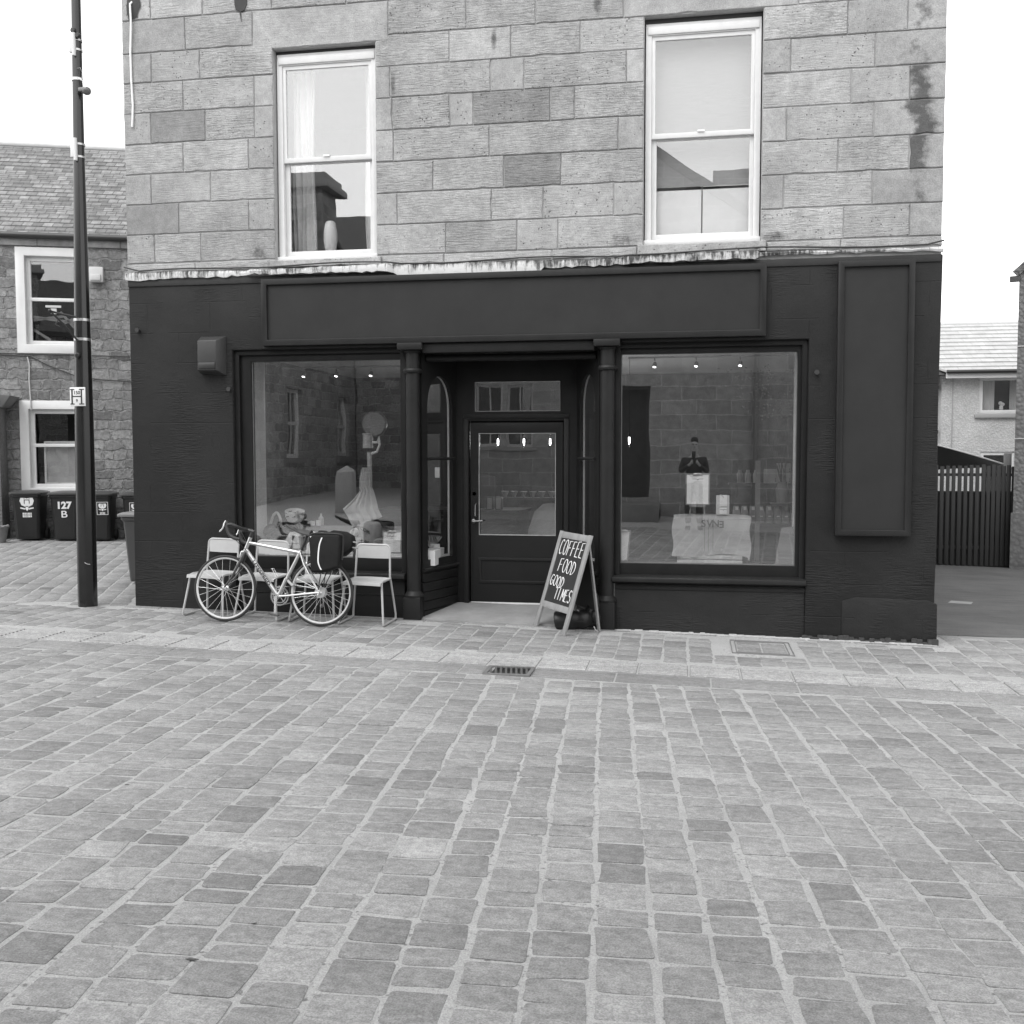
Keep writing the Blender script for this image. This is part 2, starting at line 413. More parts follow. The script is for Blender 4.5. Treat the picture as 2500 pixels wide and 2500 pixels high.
# ================================================================== GROUND
def ground_sheet(name, xs, ys, dz, mat):
    v = [(x, y, gz(x, y)+dz) for y in ys for x in xs]; n = len(xs)
    f = [(j*n+i, j*n+i+1, (j+1)*n+i+1, (j+1)*n+i) for j in range(len(ys)-1) for i in range(n-1)]
    return tag(MB().add(v, f).build(name, mat), kind='structure')
fr = lambda a, b, n: [a+(b-a)*i/n for i in range(n+1)]
ground_sheet('ground', [-120, -60, -30] + fr(-16, 12, 14) + [30, 60, 120], [-90, -40, -25, -18, -12, -8, -5, -3, -2.35, -1, 0, 2, 5, 10, 20, 30, 60, 120, 200], -.001, mortar_mat())

SETT = sett_mat()
def sett(mb, pts, tone, tool, zt):
    # pts: four corners (x, y); rounded worn stone with a slightly dished, tilted top
    c = [sum(p[0] for p in pts)/4, sum(p[1] for p in pts)/4]
    out = []
    for i in range(4):
        p = pts[i]; a = pts[i-1]; b = pts[(i+1) % 4]
        la = math.hypot(p[0]-a[0], p[1]-a[1]); lb = math.hypot(p[0]-b[0], p[1]-b[1])
        r = random.uniform(.005, .019)
        pa = (p[0]+(a[0]-p[0])*r/la, p[1]+(a[1]-p[1])*r/la); pb = (p[0]+(b[0]-p[0])*r/lb, p[1]+(b[1]-p[1])*r/lb)
        pm = ((pa[0]+pb[0]+p[0]*1.2)/3.2, (pa[1]+pb[1]+p[1]*1.2)/3.2)
        mid = ((p[0]+b[0])/2 + random.uniform(-.004, .004), (p[1]+b[1])/2 + random.uniform(-.004, .004))
        out += [pa, pm, pb, mid]
    n = len(out); tx, ty = random.gauss(0, .004), random.gauss(0, .005); dz = random.gauss(0, .0008)
    def P(p, s, z):
        x, y = c[0]+(p[0]-c[0])*s, c[1]+(p[1]-c[1])*s
        return (x, y, gz(x, y)+z+dz+tx*(x-c[0])+ty*(y-c[1]))
    v = [P(p, 1., -.016) for p in out] + [P(p, .994, zt-.0018) for p in out] + [P(p, .965, zt) for p in out]
    f = []
    for k in (0, 1):
        for i in range(n): j = (i+1) % n; f.append((k*n+i, k*n+j, (k+1)*n+j, (k+1)*n+i))
    f.append(tuple(2*n+i for i in range(n)))
    mb.add(v, f, tone=tone, tool=tool)

def tone_pick():
    t = random.gauss(.248, .022)
    if random.random() < .08: t *= random.uniform(.78, .90)
    if random.random() < .07: t *= random.uniform(1.08, 1.2)
    return max(.12, min(.31, t))

def lay(mb, u0_, u1_, v0_, v1_, origin, ax, pitch, lmin, lmax, gap_u, gap_v, inside, jit=.006, zt=.0024):
    # rows run along v; ax is the direction of u, v is perpendicular to it
    ux, uy = cos(ax), sin(ax); vx, vy = -uy, ux
    u = u0_
    while u < u1_:
        w = pitch*random.uniform(.93, 1.07); v = v0_ - random.uniform(0, .2)
        wav = random.uniform(0, 6)
        while v < v1_:
            l = random.uniform(lmin, lmax)
            off = .006*sin(v*1.3+wav)
            a, b = u+gap_u/2+off, u+w-gap_u/2+off; c0, c1 = v+gap_v/2, v+l-gap_v/2
            pts = []
            for (p, q) in ((a, c0), (b, c0), (b, c1), (a, c1)):
                p += random.gauss(0, jit); q += random.gauss(0, jit)
                pts.append((origin[0]+p*ux+q*vx, origin[1]+p*uy+q*vy))
            cx = sum(p[0] for p in pts)/4; cy = sum(p[1] for p in pts)/4
            ins = inside(cx, cy)
            if ins and all(inside(*p) for p in pts):
                sett(mb, pts, tone_pick(), 1. if random.random() < .35 else random.uniform(0, .5), zt)
            elif ins and inside.__name__ == 'in_road':
                pts2 = [(p[0], min(p[1], -2.372)) for p in pts]
                if max(p[1] for p in pts2)-min(p[1] for p in pts2) > .05 and all(inside(*p) for p in pts2): sett(mb, pts2, tone_pick(), .3, zt)
            v += l
        u += w
mb = MB()
def in_road(x, y): return -10.6 < y < -2.37 and -9.5 < x < 6.2 and (x > -3.6+.55*(y+10) - 3.2 or y > -6)
lay(mb, -9.5, 8.5, -9, 1.5, (0, -2.37), RAD(4.7), .214, .125, .245, .021, .0155, in_road)
def in_pave(x, y): return (-1.555 < y < -.135 and -9.5 < x < 6.2 and not (.34 < x < .93 and -.96 < y < -.27)) or (-.135 <= y < .62 and 2.36 < x < 6.2)
lay(mb, -9.5, 6.2, -1.7, .8, (0, 0), RAD(.6), .205, .13, .27, .017, .010, in_pave)
def in_edge(x, y): return -9.5 < x < 6.2
for i in range(36):                       # the row of long stones against the walls
    x = -9.4+i*.42; w = .40
    if x > 2.3 or x < -6.3: continue
    sett(mb, [(x, -.125), (x+w, -.125), (x+w, -.03), (x, -.03)], tone_pick(), .2, .005)
def in_yard(x, y): return -.2 < y < 11 and -15.5 < x < -6.04
lay(mb, -10, 3, -9.5, 13, (-9, 4), RAD(24), .20, .15, .30, .016, .012, in_yard)
tag(mb.build('sett_paving', SETT), kind='structure')

mb = MB(); x = -9.6                        # flat channel stones along the carriageway
def flag(mb, x0, x1, y0, y1, tone, zt=.004, sl=0.):
    v = []; g = .006
    for (z, e) in ((-.016, 0), (zt-.002, .001), (zt, .005)):
        for (px, py) in ((x0+g+e, y0+g+e), (x1-g-e, y0+g+e), (x1-g-e, y1-g-e), (x0+g+e, y1-g-e)): v.append((px+sl*(py-y0), py, gz(px, -2.34)+z))
    f = [(k*4+i, k*4+(i+1) % 4, (k+1)*4+(i+1) % 4, (k+1)*4+i) for k in (0, 1) for i in range(4)] + [(8, 9, 10, 11)]
    mb.add(v, f, tone=tone, tool=.25)
for y0, y1, seedx in ((-2.345, -2.03, -9.6),):
    x = seedx
    while x < 6.2:
        w = random.choice((.42, .58, .66, .74))
        if x < -1.64 < x+w: w = -1.63-x
        if abs(x+1.63) < .02: x = -1.25; continue
        flag(mb, x, x+w, y0, y1, random.gauss(.225, .018)); x += w
tag(mb.build('channel_stones', SETT), kind='structure')
mb = MB()                                  # ribbed warning slabs
n = 0; x = -9.45
while x < 6.2:
    flag(mb, x, x+.41, -2.02, -1.575, .205+random.gauss(0, .01), .001)
    for k in range(8):
        y = -1.985+k*.0535; v = []
        for px in (x+.012, x+.398):
            for (dy, z) in ((0, 0.), (.006, .0085), (.026, .0085), (.032, 0.)): v.append((px, y+dy, gz(px, y)+z))
        f = [(0, 1, 5, 4), (1, 2, 6, 5), (2, 3, 7, 6), (0, 3, 2, 1), (4, 5, 6, 7), (0, 4, 7, 3)]
        mb.add(v, f, tone=.315+random.gauss(0, .012), tool=.4)
    x += .41
tag(mb.build('ribbed_paving', SETT), kind='structure')
xs = fr(2.28, 14, 20)
v = []; ys = fr(0, 1, 8)
for t in ys:
    for x in xs:
        y = (.62+.06*(x-2.3))*(1-t) + 9.6*t
        v.append((x, y, gz(x, y)+.004+.02*max(0., .5-abs(t-1))))
nn = len(xs); f = [(j*nn+i, j*nn+i+1, (j+1)*nn+i+1, (j+1)*nn+i) for j in range(8) for i in range(nn-1)]
tag(MB().add(v, f).build('driveway', asphalt_mat()), kind='structure')
tag(MB().box(2.36, 6.5, .50, .60, -.4, gz(3, .6)+.012).build('kerb_stone', plain(.26, .85, var=.15, bump=.3), bevel=.01), kind='structure')

# drain grating, access cover, patch
IRON = plain(.10, .6, .2, var=.2, vs=20., bump=.2)
g = thing('drain_grate', 'cast iron drain grating set in the channel stones of the street', 'drain grate', (-1.44, -2.19, gz(-1.44, -2.19)))
z0 = gz(-1.44, -2.19)+.013; mb = MB()
mb.box(-1.63, -1.25, -2.345, -2.315, z0-.04, z0).box(-1.63, -1.25, -2.065, -2.035, z0-.04, z0).box(-1.63, -1.60, -2.315, -2.065, z0-.04, z0).box(-1.28, -1.25, -2.315, -2.065, z0-.04, z0)
mb.build('grate_frame', plain(.16, .7, .2, var=.2, vs=20.), g, bevel=.002)
for k in range(8):
    xx = -1.592+k*.0418
    MB().bar((xx+.022, -2.315, z0-.006), (xx-.022, -2.065, z0-.006), .018, .009).build('grate_bar', IRON, g)
MB().box(-1.61, -1.27, -2.33, -2.05, z0-.03, z0-.0112).build('drain_pit', plain(.006), g)
g = thing('access_cover', 'rectangular access cover inlaid with setts in the pavement by the right window', 'manhole cover', (.63, -.62, gz(.63, -.62)))
zc = lambda x, y: gz(x, y)+.004
ST = plain(.2, .6, .2)
for (p, q) in (((.36, -.93), (.36, -.30)), ((.90, -.93), (.90, -.30)), ((.36, -.93), (.90, -.93)), ((.36, -.30), (.90, -.30)), ((.40, -.89), (.40, -.34)), ((.86, -.89), (.86, -.34)), ((.40, -.89), (.86, -.89)), ((.40, -.34), (.86, -.34))):
    MB().bar((*p, zc(*p)), (*q, zc(*q)), .007, .01).build('cover_rim', ST, g)
mb = MB()
for i in range(2):
    y = -.87
    while y < -.42:
        l = random.choice((.11, .15, .19)); l = min(l, -.36-y)
        x0, x1 = (.415, .625) if i == 0 else (.637, .845)
        sett(mb, [(x0, y), (x1, y), (x1, y+l-.01), (x0, y+l-.01)], tone_pick(), .3, .003); y += l
mb.build('inlay_stones', SETT, g)
for (px_w, py_w, a, l, lb) in ((-1.57, -7.23, .1, .023, 'larger dark dead leaf lying on a sett at the lower left of the street'), (-1.49, -6.94, .5, .011, 'small dark leaf on the sett just beyond the larger dead leaf'), (-2.75, -5.62, .3, .011, 'small dark leaf fallen on the setts far left of the street'), (.03, -6.1, 1., .008, 'tiny dark leaf in a mortar joint right of the street middle')):
    fn = lambda u, v_, d, X=px_w, Y=py_w, A=a: (X+u*cos(A)-v_*sin(A), Y+u*sin(A)+v_*cos(A), gz(X, Y)+.0035+d+abs(u)*.05)
    tag(MB().poly([(-l, 0), (-l*.5, -l*.22), (l*.3, -l*.25), (l, 0), (l*.4, l*.24), (-l*.5, l*.18)], fn, 0, .0015).build('dead_leaf', plain(.06, .7, var=.3, vs=40.), loc=(px_w, py_w, gz(px_w, py_w))), lb, 'leaf', 'dead leaves on the setts')
# concrete patch in the driveway
tag(MB().poly([(3.16, 3.30), (3.42, 3.26), (3.50, 3.48), (3.25, 3.53)], lambda u, v_, d: (u, v_, gz(u, v_)+d), 0., .008).build('manhole_lid', plain(.30, .8, var=.15), loc=(3.4, 3.4, gz(3.4, 3.4))), 'pale square concrete lid lying in the dark asphalt driveway', 'manhole cover')

# ================================================================== CORNER BUILDING
XL, XR = -5.98, 2.26
bld = thing('corner_building', 'sandstone corner building with a black painted shop front and white sash windows', 'building', (-1.8, .3, -.2))
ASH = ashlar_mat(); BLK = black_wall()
mb = MB()
zs = [3.60, 3.905, 4.222, 4.535, 4.85, 5.17, 5.482, 5.79, 6.13, 6.46, 6.80, 7.14]
wl, wr = (-4.300, -3.205, 5.735), (-.502, .617, 5.785)       # openings: x0, x1, head
J = [[-5.66, -5.13, -2.48, -1.753, -1.339, 1.375, 1.968], [-5.374, -4.588, -2.983, -2.008, -1.489, -.79, .82, 1.629],
     [-5.684, -5.011, -2.608, -1.883, -1.312, 1.313, 1.953], [-5.31, -4.58, -3.022, -2.03, -.748, .839, 1.632],
     [-5.674, -5.056, -4.51, -3.03, -2.434, -2.195, -1.416, -1.175, 1.427, 1.946], [-5.302, -4.509, -3.049, -2.013, -1.678, -.67, .87, 1.636],
     [-5.655, -5.106, -2.434, -1.812, -1.124, 1.38, 1.916], [-5.263, -4.518, -3.067, -2.263, -1.564, -.702, .93, 1.6],
     [-5.649, -5.065, -4.3, -3.5, -2.7, -1.9, -1.2, -.3, .5, 1.3, 1.95], [-5.3, -4.5, -3.8, -3.1, -2.2, -1.5, -.7, .2, .9, 1.6], [-5.6, -4.9, -4.1, -3.3, -2.6, -1.8, -1., -.2, .6, 1.4]]
special = {(4, -5.674): (.70, .3, .2), (2, XL): (.95, .1, .1), (1, XL): (.74, .05, .1), (4, -2.195): (.68, .7, 1.), (2, -1.883): (.66, .9, .1), (7, XL): (.86, .15, .1), (7, -4.518): (1., .15, .2), (7, -.702): (.98, .05, 0.),
           (1, -1.489): (1.03, .3, 1.), (0, -2.48): (.9, .8, .2), (0, -1.753): (1., .3, 1.), (6, -1.812): (.98, .9, .1), (6, -1.124): (1.08, .5, 1.), (3, 1.632): (.95, .05, .1), (5, 1.636): (.92, .05, .1), (4, 1.427): (1., .2, .6), (6, 1.38): (.9, .1, .5), (6, -5.106): (1.02, .9, .6),
           (4, 1.946): (.97, .05, .1), (6, 1.916): (.97, .05, .1), (2, 1.953): (.97, .05, .1), (0, 1.968): (.93, .1, .2), (1, 1.629): (.84, .05, .1)}
stain_at = {(3, 1.632): .95, (2, 1.953): 1.05, (4, 1.946): .85, (5, 1.636): .45, (6, 1.916): .5, (1, 1.629): .45, (7, 1.6): .4}
def stone(x0, x1, z0, z1, tone, tool, pit, stain, y=0.):
    g = .0035; b = .007; d = y + random.gauss(0, .0025)
    jz = [random.gauss(0, .002) for _ in range(4)]; jx = [random.gauss(0, .002) for _ in range(4)]
    c = [(x0+g, z0+g), (x1-g, z0+g), (x1-g, z1-g), (x0+g, z1-g)]; c = [(p[0]+jx[i], p[1]+jz[i]) for i, p in enumerate(c)]
    cx, cz = (x0+x1)/2, (z0+z1)/2
    ol = []
    for i in range(4):
        p, q = c[i], c[(i+1) % 4]; L_ = math.hypot(q[0]-p[0], q[1]-p[1]); n_ = max(2, int(L_/.07))
        for k in range(n_):
            f_ = k/n_; e_ = 0 if k == 0 else abs(random.gauss(0, .0022))+(.008 if random.random() < .05 else 0)
            x_, z_ = p[0]+(q[0]-p[0])*f_, p[1]+(q[1]-p[1])*f_
            if i % 2 == 0: z_ += math.copysign(e_, cz-z_)
            else: x_ += math.copysign(e_, cx-x_)
            ol.append((x_, z_))
    ins = [(cx+(p[0]-cx)*(1-b/abs(x1-x0)*2), cz+(p[1]-cz)*(1-b/abs(z1-z0)*2)) for p in ol]; n = len(ol)
    v = [(p[0], .05, p[1]) for p in ol] + [(p[0], d+.005, p[1]) for p in ol] + [(p[0], d-.0015, p[1]) for p in ins]
    f = [(k*n+i, k*n+(i+1) % n, (k+1)*n+(i+1) % n, (k+1)*n+i) for k in (0, 1) for i in range(n)] + [tuple(2*n+i for i in range(n))]
    mb.add(v, f, tone=tone, tool=tool, pit=pit, stain=stain)
for r in range(len(zs)-1):
    z0, z1 = zs[r], zs[r+1]
    xs = sorted([XL, XR] + J[r])
    segs = []
    for a, b in zip(xs[:-1], xs[1:]):
        parts = [(a, b)]
        for (o0, o1, oh) in (wl, wr):
            if z0 < oh-.1:
                nw = []
                for (p, q) in parts:
                    if q <= o0 or p >= o1: nw.append((p, q))
                    else:
                        if p < o0-.02: nw.append((p, o0))
                        if q > o1+.02: nw.append((o1, q))
                parts = nw
        segs += [(p, q, a) for p, q in parts]
    for (p, q, a) in segs:
        sp = next((v for k, v in special.items() if k[0] == r and abs(k[1]-a) < .01 and abs(p-a) < .05), None)
        base = .345
        if sp: tone, tool, pit = base*sp[0], sp[1], sp[2]
        else:
            edge = q-p < .5 and random.random() < .6
            tone = base*random.gauss(1., .065); tool = random.uniform(0, .2) if edge else random.uniform(.3, .95); pit = random.choice((0, .2, .5, .9))
        stn = next((v for k, v in stain_at.items() if k[0] == r and abs(k[1]-p) < .02), 0.)
        zt = z1
        for (o0, o1, oh) in (wl, wr):
            if z0 < oh < z1 and p < o1 and q > o0: z0_ = oh
        zz0 = z0
        for (o0, o1, oh) in (wl, wr):
            if r == 7 and p < o1-.05 and q > o0+.05: zz0 = oh
        stone(p, q, zz0, z1, tone, tool, pit, stn)
# thin course and sills under the windows
for a, b in ((XL, -5.2), (-5.2, -4.36), (-3.15, -2.50), (-2.5, -1.4), (-1.4, -.56), (.67, 1.35), (1.35, XR)): stone(a, b, 3.505, 3.60, .38*random.gauss(1, .05), .5, .2, 0.)
stone(-4.36, -3.15, 3.505, 3.585, .38, .1, .6, 0., -.035); stone(-.56, .67, 3.505, 3.61, .36, .1, .8, 0., -.035)
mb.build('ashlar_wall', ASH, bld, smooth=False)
# core behind the stones, with the openings
MB().plate([(XL+.004, 3.43), (XR-.004, 3.43), (XR-.004, 7.5), (XL+.004, 7.5)], [[(wl[0], 3.59), (wl[1], 3.59), (wl[1], wl[2]), (wl[0], wl[2])], [(wr[0], 3.615), (wr[1], 3.615), (wr[1], wr[2]), (wr[0], wr[2])]], XZ, .012, .40).build('wall_core', plain(.36, .95, var=.15, vs=30., bump=.4), bld, smooth=False)
RET = brick_stone(.33, .7, .318, .75, 'side_stone', 'yz', .1)
for a_, b_ in ((XL+.004, XL+.36), (XR-.36, XR-.004)): MB().box(a_, b_, .40, 9, 3.43, 7.5).build('side_wall', RET, bld, smooth=False)
MB().box(XL, XL+.35, .36, 9, -.6, 3.43).box(XR-.35, XR, .36, 9, -.8, 3.43).box(XL, XR, 8.7, 9, -.8, 7.5).build('rear_wall', plain(.03, .6, var=.1, bump=.3), bld, smooth=False)
MB().poly([(0, 7.5), (9.2, 7.5), (4.6, 10.6)], lambda u, v_, d: (d, u, v_), XL-.1, XR+.1).build('roof', slate_mat(.12, 'slate'), bld, smooth=False)
# painted ground storey
out = [(XL, -.6), (-5.2, -.6), (-4.80, -.6), (-4.80, 2.67), (1.078, 2.67), (1.078, -.6), (XR, -.6), (XR+.012, .8), (XR, 2.1), (XR+.012, 3.43), (XL+.01, 3.43), (XL+.012, 1.5)]
MB().poly(out, XZ, 0., .36).build('painted_wall', BLK, bld, bevel=.012)
# worn plinth on the right pier
mbp = MB(); prof = [(1.42, .16), (1.55, .20), (1.75, .195), (2.0, .19), (2.2, .185), (XR+.03, .15), (XR+.035, -.3), (1.42, -.3)]
mbp.poly(prof, XZ, -.013, .02)
mbp.build('plinth', BLK, bld, bevel=.012)
mbp = MB()
for k in range(26):
    a = 1.05+k*.048; h = random.uniform(.02, .06)
    mbp.box(a, a+.052, -.045-random.uniform(0, .012), -.02, -.32, gz(a, 0)+h)
mbp.build('wall_foot', plain(.04, .8, var=.6, vs=20., bump=.6), bld, bevel=.008)
m = MB(); x = -.74
while x < 2.28:
    w = random.uniform(.04, .10); m.box(x, x+w+.004, -.075-random.uniform(0, .02), -.02, -.4, gz(x, 0)+random.uniform(.004, .016)); x += w
m.build('mortar_fillet', plain(.42, .9, var=.3, vs=25., bump=.6), bld, bevel=.003)
# stall risers
MB().box(-4.80, -2.95, .05, .30, -.6, .262).box(-4.80, -2.95, .042, .06, .10, .112).build('stall_riser', plain(.018, .5, var=.12, bump=.35, bs=40., stretch=(1, 1, 8), spec=.2), bld, bevel=.004)
MB().box(-.762, 1.078, .02, .30, -.6, .28).box(-.762, 1.078, .012, .03, .225, .262).build('stall_riser', BLK, bld, bevel=.004)
# ledge with peeling paint
def ledge():
    m = MB(); n = 150; rings = []
    for i in range(n+1):
        x = XL-.008+(XR+.016-XL)*i/n
        on = 1. if (-4.56 < x < -3.03 or -.66 < x < .60) else 0.
        zt = 3.502 + .01*sin(x*2.1+1) + random.gauss(0, .003) + on*.004
        zb = 3.425 + .010*sin(x*1.1+.4) + random.gauss(0, .006) - (.05 if -3.0 < x < -1.5 else 0) + (.03 if x > .6 else 0) + on*.004
        pr = -.030-.045*on + random.gauss(0, .004)
        rings.append([(x, .03, zt+.004), (x, pr*.5, zt), (x, pr, zt-.012), (x, pr-.006, (zt+zb)/2), (x, pr+.004, zb), (x, .03, zb+.004)])
    for i in range(n+1): m.v += rings[i]
    for i in range(n):
        for k in range(6):
            l = (k+1) % 6; m.f.append((i*6+k, i*6+l, (i+1)*6+l, (i+1)*6+k))
    m.f += [tuple(range(5, -1, -1)), tuple(n*6+k for k in range(6))]
    m.build('ledge', flash_mat(), bld, ang=60)
ledge()
MB().box(XL+.01, XR-.005, -.012, .02, 3.36, 3.43).build('frieze', plain(.02, .7, var=.3, bump=.5), bld, bevel=.006)
GLS = glass(.17, 'shop_glass', .05); PAINT = plain(.0145, .45, var=.2, vs=6., bump=.12, bs=30., spec=.2); PAINT2 = plain(.018, .48, var=.2, vs=5., bump=.1, bs=30., spec=.2)
DGLS = glass(.10, 'door_glass', .05)
def shop_window(x0, x1, z0, z1, gx0, gx1, gz0, gz1, sx0, sx1, sz):
    f = MB().plate([(x0, z0), (x1, z0), (x1, z1), (x0, z1)], [[(gx0, gz0), (gx1, gz0), (gx1, gz1), (gx0, gz1)]], XZ, .085, .175)
    w = f.build('shop_window', PAINT, bld, bevel=.004)
    f = MB().plate([(x0-.0, z0), (x1+.0, z0), (x1, z1+.01), (x0, z1+.01)], [[(x0+.055, z0+.02), (x1-.055, z0+.02), (x1-.055, z1-.05), (x0+.055, z1-.05)]], XZ, .045, .084)
    f.build('outer_frame', PAINT, w, bevel=.004)
    MB().box(gx0+.002, gx1-.002, .125, .133, gz0+.002, gz1-.002).build('pane', GLS, w)
    f = MB().plate([(gx0-.004, gz0-.004), (gx1+.004, gz0-.004), (gx1+.004, gz1+.004), (gx0-.004, gz1+.004)], [[(gx0+.008, gz0+.010), (gx1-.008, gz0+.010), (gx1-.008, gz1-.004), (gx0+.008, gz1-.004)]], XZ, .116, .1245)
    f.build('glazing_bead', plain(.16, .5, var=.3, vs=8.), w)
    MB().add([(sx0, .09, sz+.085), (sx1, .09, sz+.085), (sx1, -.035, sz+.062), (sx0, -.035, sz+.062), (sx0, -.04, sz+.02), (sx1, -.04, sz+.02), (sx1, .0, sz), (sx0, .0, sz), (sx0, .09, sz), (sx1, .09, sz)],
             [(0, 3, 2, 1), (3, 4, 5, 2), (4, 7, 6, 5), (7, 8, 9, 6), (8, 0, 1, 9), (0, 8, 7, 4, 3), (1, 2, 5, 6, 9)]).build('sill', PAINT2, w, bevel=.004)
    return w
shop_window(-4.80, -2.925, .262, 2.67, -4.632, -2.984, .486, 2.553, -4.80, -2.93, .267)
shop_window(-.775, 1.078, .28, 2.67, -.714, .985, .480, 2.564, -.79, 1.085, .285)
# iron columns
def column(cx):
    w = .072
    m = MB().lathe([(w, .12), (w, 2.40), (w+.018, 2.405), (w+.026, 2.425), (w+.018, 2.445), (w, 2.45), (w, 2.60), (w+.02, 2.625)], (cx, .02, 0), seg=20)
    c = m.build('column', PAINT2, bld)
    MB().box(cx-.095, cx+.09, -.075, .12, -.5, .10).build('base', PAINT, c, bevel=.012)
    MB().lathe([(w+.03, .10), (w+.03, .118), (w+.012, .14), (w, .16)], (cx, .02, 0), seg=20).build('base_ring', PAINT2, c)
    MB().box(cx-.13, cx+.13, -.105, .12, 2.632, 2.70).build('capital', PAINT2, c, bevel=.006)
column(-2.84); column(-.845)
MB().box(-2.72, -.97, -.04, .10, 2.60, 2.698).build('lintel', PAINT2, bld, bevel=.008)
MB().tube([(-2.72, .14, 2.56), (-.97, .14, 2.56)], .035, 12).build('shutter_roller', PAINT, bld)
MB().box(-2.95, -.75, .08, .80, 2.61, 2.66).build('recess_soffit', PAINT, bld)
# fascia lip under the sign
for a_, b_ in ((-4.44, -2.98), (-.70, .66)): MB().box(a_, b_, -.03, .02, 2.672, 2.699).build('fascia_lip', PAINT2, bld, bevel=.004)
# recess: angled side windows
def side_panel(p0, p1, u0, u1, zb, zt, zbar):
    p0 = Vector(p0); p1 = Vector(p1); L = (p1-p0).length; e = (p1-p0)/L; n = Vector((-e.y, e.x))
    if n.x*(1 if p0.x < -2 else -1) > 0: n = -n       # n points into the shop
    fn = lambda u, z, d: (p0.x+e.x*u+n.x*d, p0.y+e.y*u+n.y*d, z)
    c = (u0+u1)/2; hw = (u1-u0)/2; zc = zt-hw*1.35
    arch = [(u0, zb), (u1, zb)] + [(c+hw*cos(t), zc+hw*1.35*sin(t)) for t in fr(0, pi, 18)]
    m = MB().plate([(0, .40), (L, .40), (L, 2.61), (0, 2.61)], [arch], fn, 0., .05)
    w = m.build('side_window', PAINT, bld)
    MB().plate([(p[0], p[1]) for p in arch], [], fn, .028, .034).build('pane', DGLS, w)
    inn = [(c+(a-c)*.93, zc+(b-zc)*.985) for a, b in arch]
    MB().plate(arch, [inn], fn, .036, .05).build('edge_strip', plain(.55, .5), w)
    MB().tube([fn(u0-.02, zbar, -.012), fn(u1+.02, zbar, -.012)], .016, 8).build('glazing_bar', PAINT2, w)
    m = MB()
    for k in range(6): m.poly([(0, -.25+k*.098), (L, -.25+k*.098), (L, -.158+k*.098), (0, -.158+k*.098)], fn, -.012, .05)
    m.poly([(0, .335), (L, .335), (L, .40), (0, .40)], fn, -.004, .05)
    m.build('boarding', PAINT, w, bevel=.004)
    MB().tube([fn(0, .37, -.015), fn(L+.04, .37, -.015)], .017, 8).build('rail', PAINT2, w)
side_panel((-2.755, .06), (-2.535, .72), .10, .585, .47, 2.395, 1.525)
side_panel((-.93, .06), (-1.235, .72), .12, .60, .47, 2.40, 1.525)
# recess: back wall, door frame, transom, door
m = MB().plate([(-2.60, -.3), (-2.405, -.3), (-2.405, 1.93), (-1.368, 1.93), (-1.368, -.3), (-1.18, -.3), (-1.18, 2.62), (-2.60, 2.62)], [[(-2.342, 2.032), (-1.404, 2.032), (-1.404, 2.352), (-2.342, 2.352)]], XZ, .70, .80)
ds = m.build('door_surround', PAINT, bld, bevel=.005)
MB().box(-2.34, -1.406, .745, .752, 2.034, 2.35).build('transom_pane', DGLS, ds)
m = MB().plate([(-2.345, 2.028), (-1.40, 2.028), (-1.40, 2.356), (-2.345, 2.356)], [[(-2.334, 2.040), (-1.411, 2.040), (-1.411, 2.350), (-2.334, 2.350)]], XZ, .735, .744)
m.build('transom_bead', plain(.34, .5, var=.2), ds)
MB().box(-2.46, -2.41, .685, .70, -.2, 1.95).box(-1.362, -1.31, .685, .70, -.2, 1.95).box(-2.46, -1.31, .685, .70, 1.955, 2.0).build('architrave', PAINT2, ds, bevel=.005)
MB().box(-2.47, -2.372, .788, .82, -.2, 1.96).box(-1.40, -1.31, .788, .82, -.2, 1.96).box(-2.372, -1.40, .788, .82, 1.895, 1.96).build('door_stop', PAINT, ds)
dr = MB().plate([(-2.395, -.045), (-1.378, -.045), (-1.378, 1.915), (-2.395, 1.915)], [[(-2.296, .694), (-1.46, .694), (-1.46, 1.794), (-2.296, 1.794)]], XZ, .735, .785).build('entrance_door', plain(.018, .38, var=.1, vs=3., bump=.05, bs=20., spec=.2), bld, bevel=.004)
MB().box(-2.294, -1.462, .757, .763, .696, 1.792).build('pane', DGLS, dr)
MB().plate([(-2.301, .689), (-1.455, .689), (-1.455, 1.799), (-2.301, 1.799)], [[(-2.293, .700), (-1.462, .700), (-1.462, 1.793), (-2.293, 1.793)]], XZ, .73, .7395).build('glazing_bead', plain(.30, .5, var=.35, vs=9.), dr)
MB().plate([(-2.305, .165), (-1.45, .165), (-1.45, .445), (-2.305, .445)], [[(-2.275, .195), (-1.48, .195), (-1.48, .415), (-2.275, .415)]], XZ, .722, .7355).build('raised_panel', PAINT2, dr, bevel=.004)
BR = plain(.35, .3, .9)
MB().lathe([(.0, -.02), (.022, -.018), (.022, 0)], (-2.352, .735, 1.14), (0, -1, 0)).build('lock', plain(.3, .35, .8), dr)
MB().tube([(-2.335, .735, 1.03), (-2.335, .70, 1.02), (-2.335, .70, .90), (-2.335, .735, .89)], .007).build('pull_handle', BR, dr)
MB().tube([(-2.362, .735, .84), (-2.362, .69, .84), (-2.25, .685, .845)], .010).lathe([(.026, 0), (.026, .012), (.015, .02)], (-2.362, .735, .84), (0, -1, 0)).build('handle', plain(.14, .35, .8), dr)
MB().box(-2.39, -1.38, .728, .76, -.062, -.046).build('weather_bar', plain(.72, .5), dr)
m = MB(); v = []
for (x, y) in ((-2.78, -.02), (-.90, -.02), (-1.18, .80), (-2.60, .80)): v += [(x, y, -.5), (x, y, gz(x, 0)+.018+.105*max(0, y))]
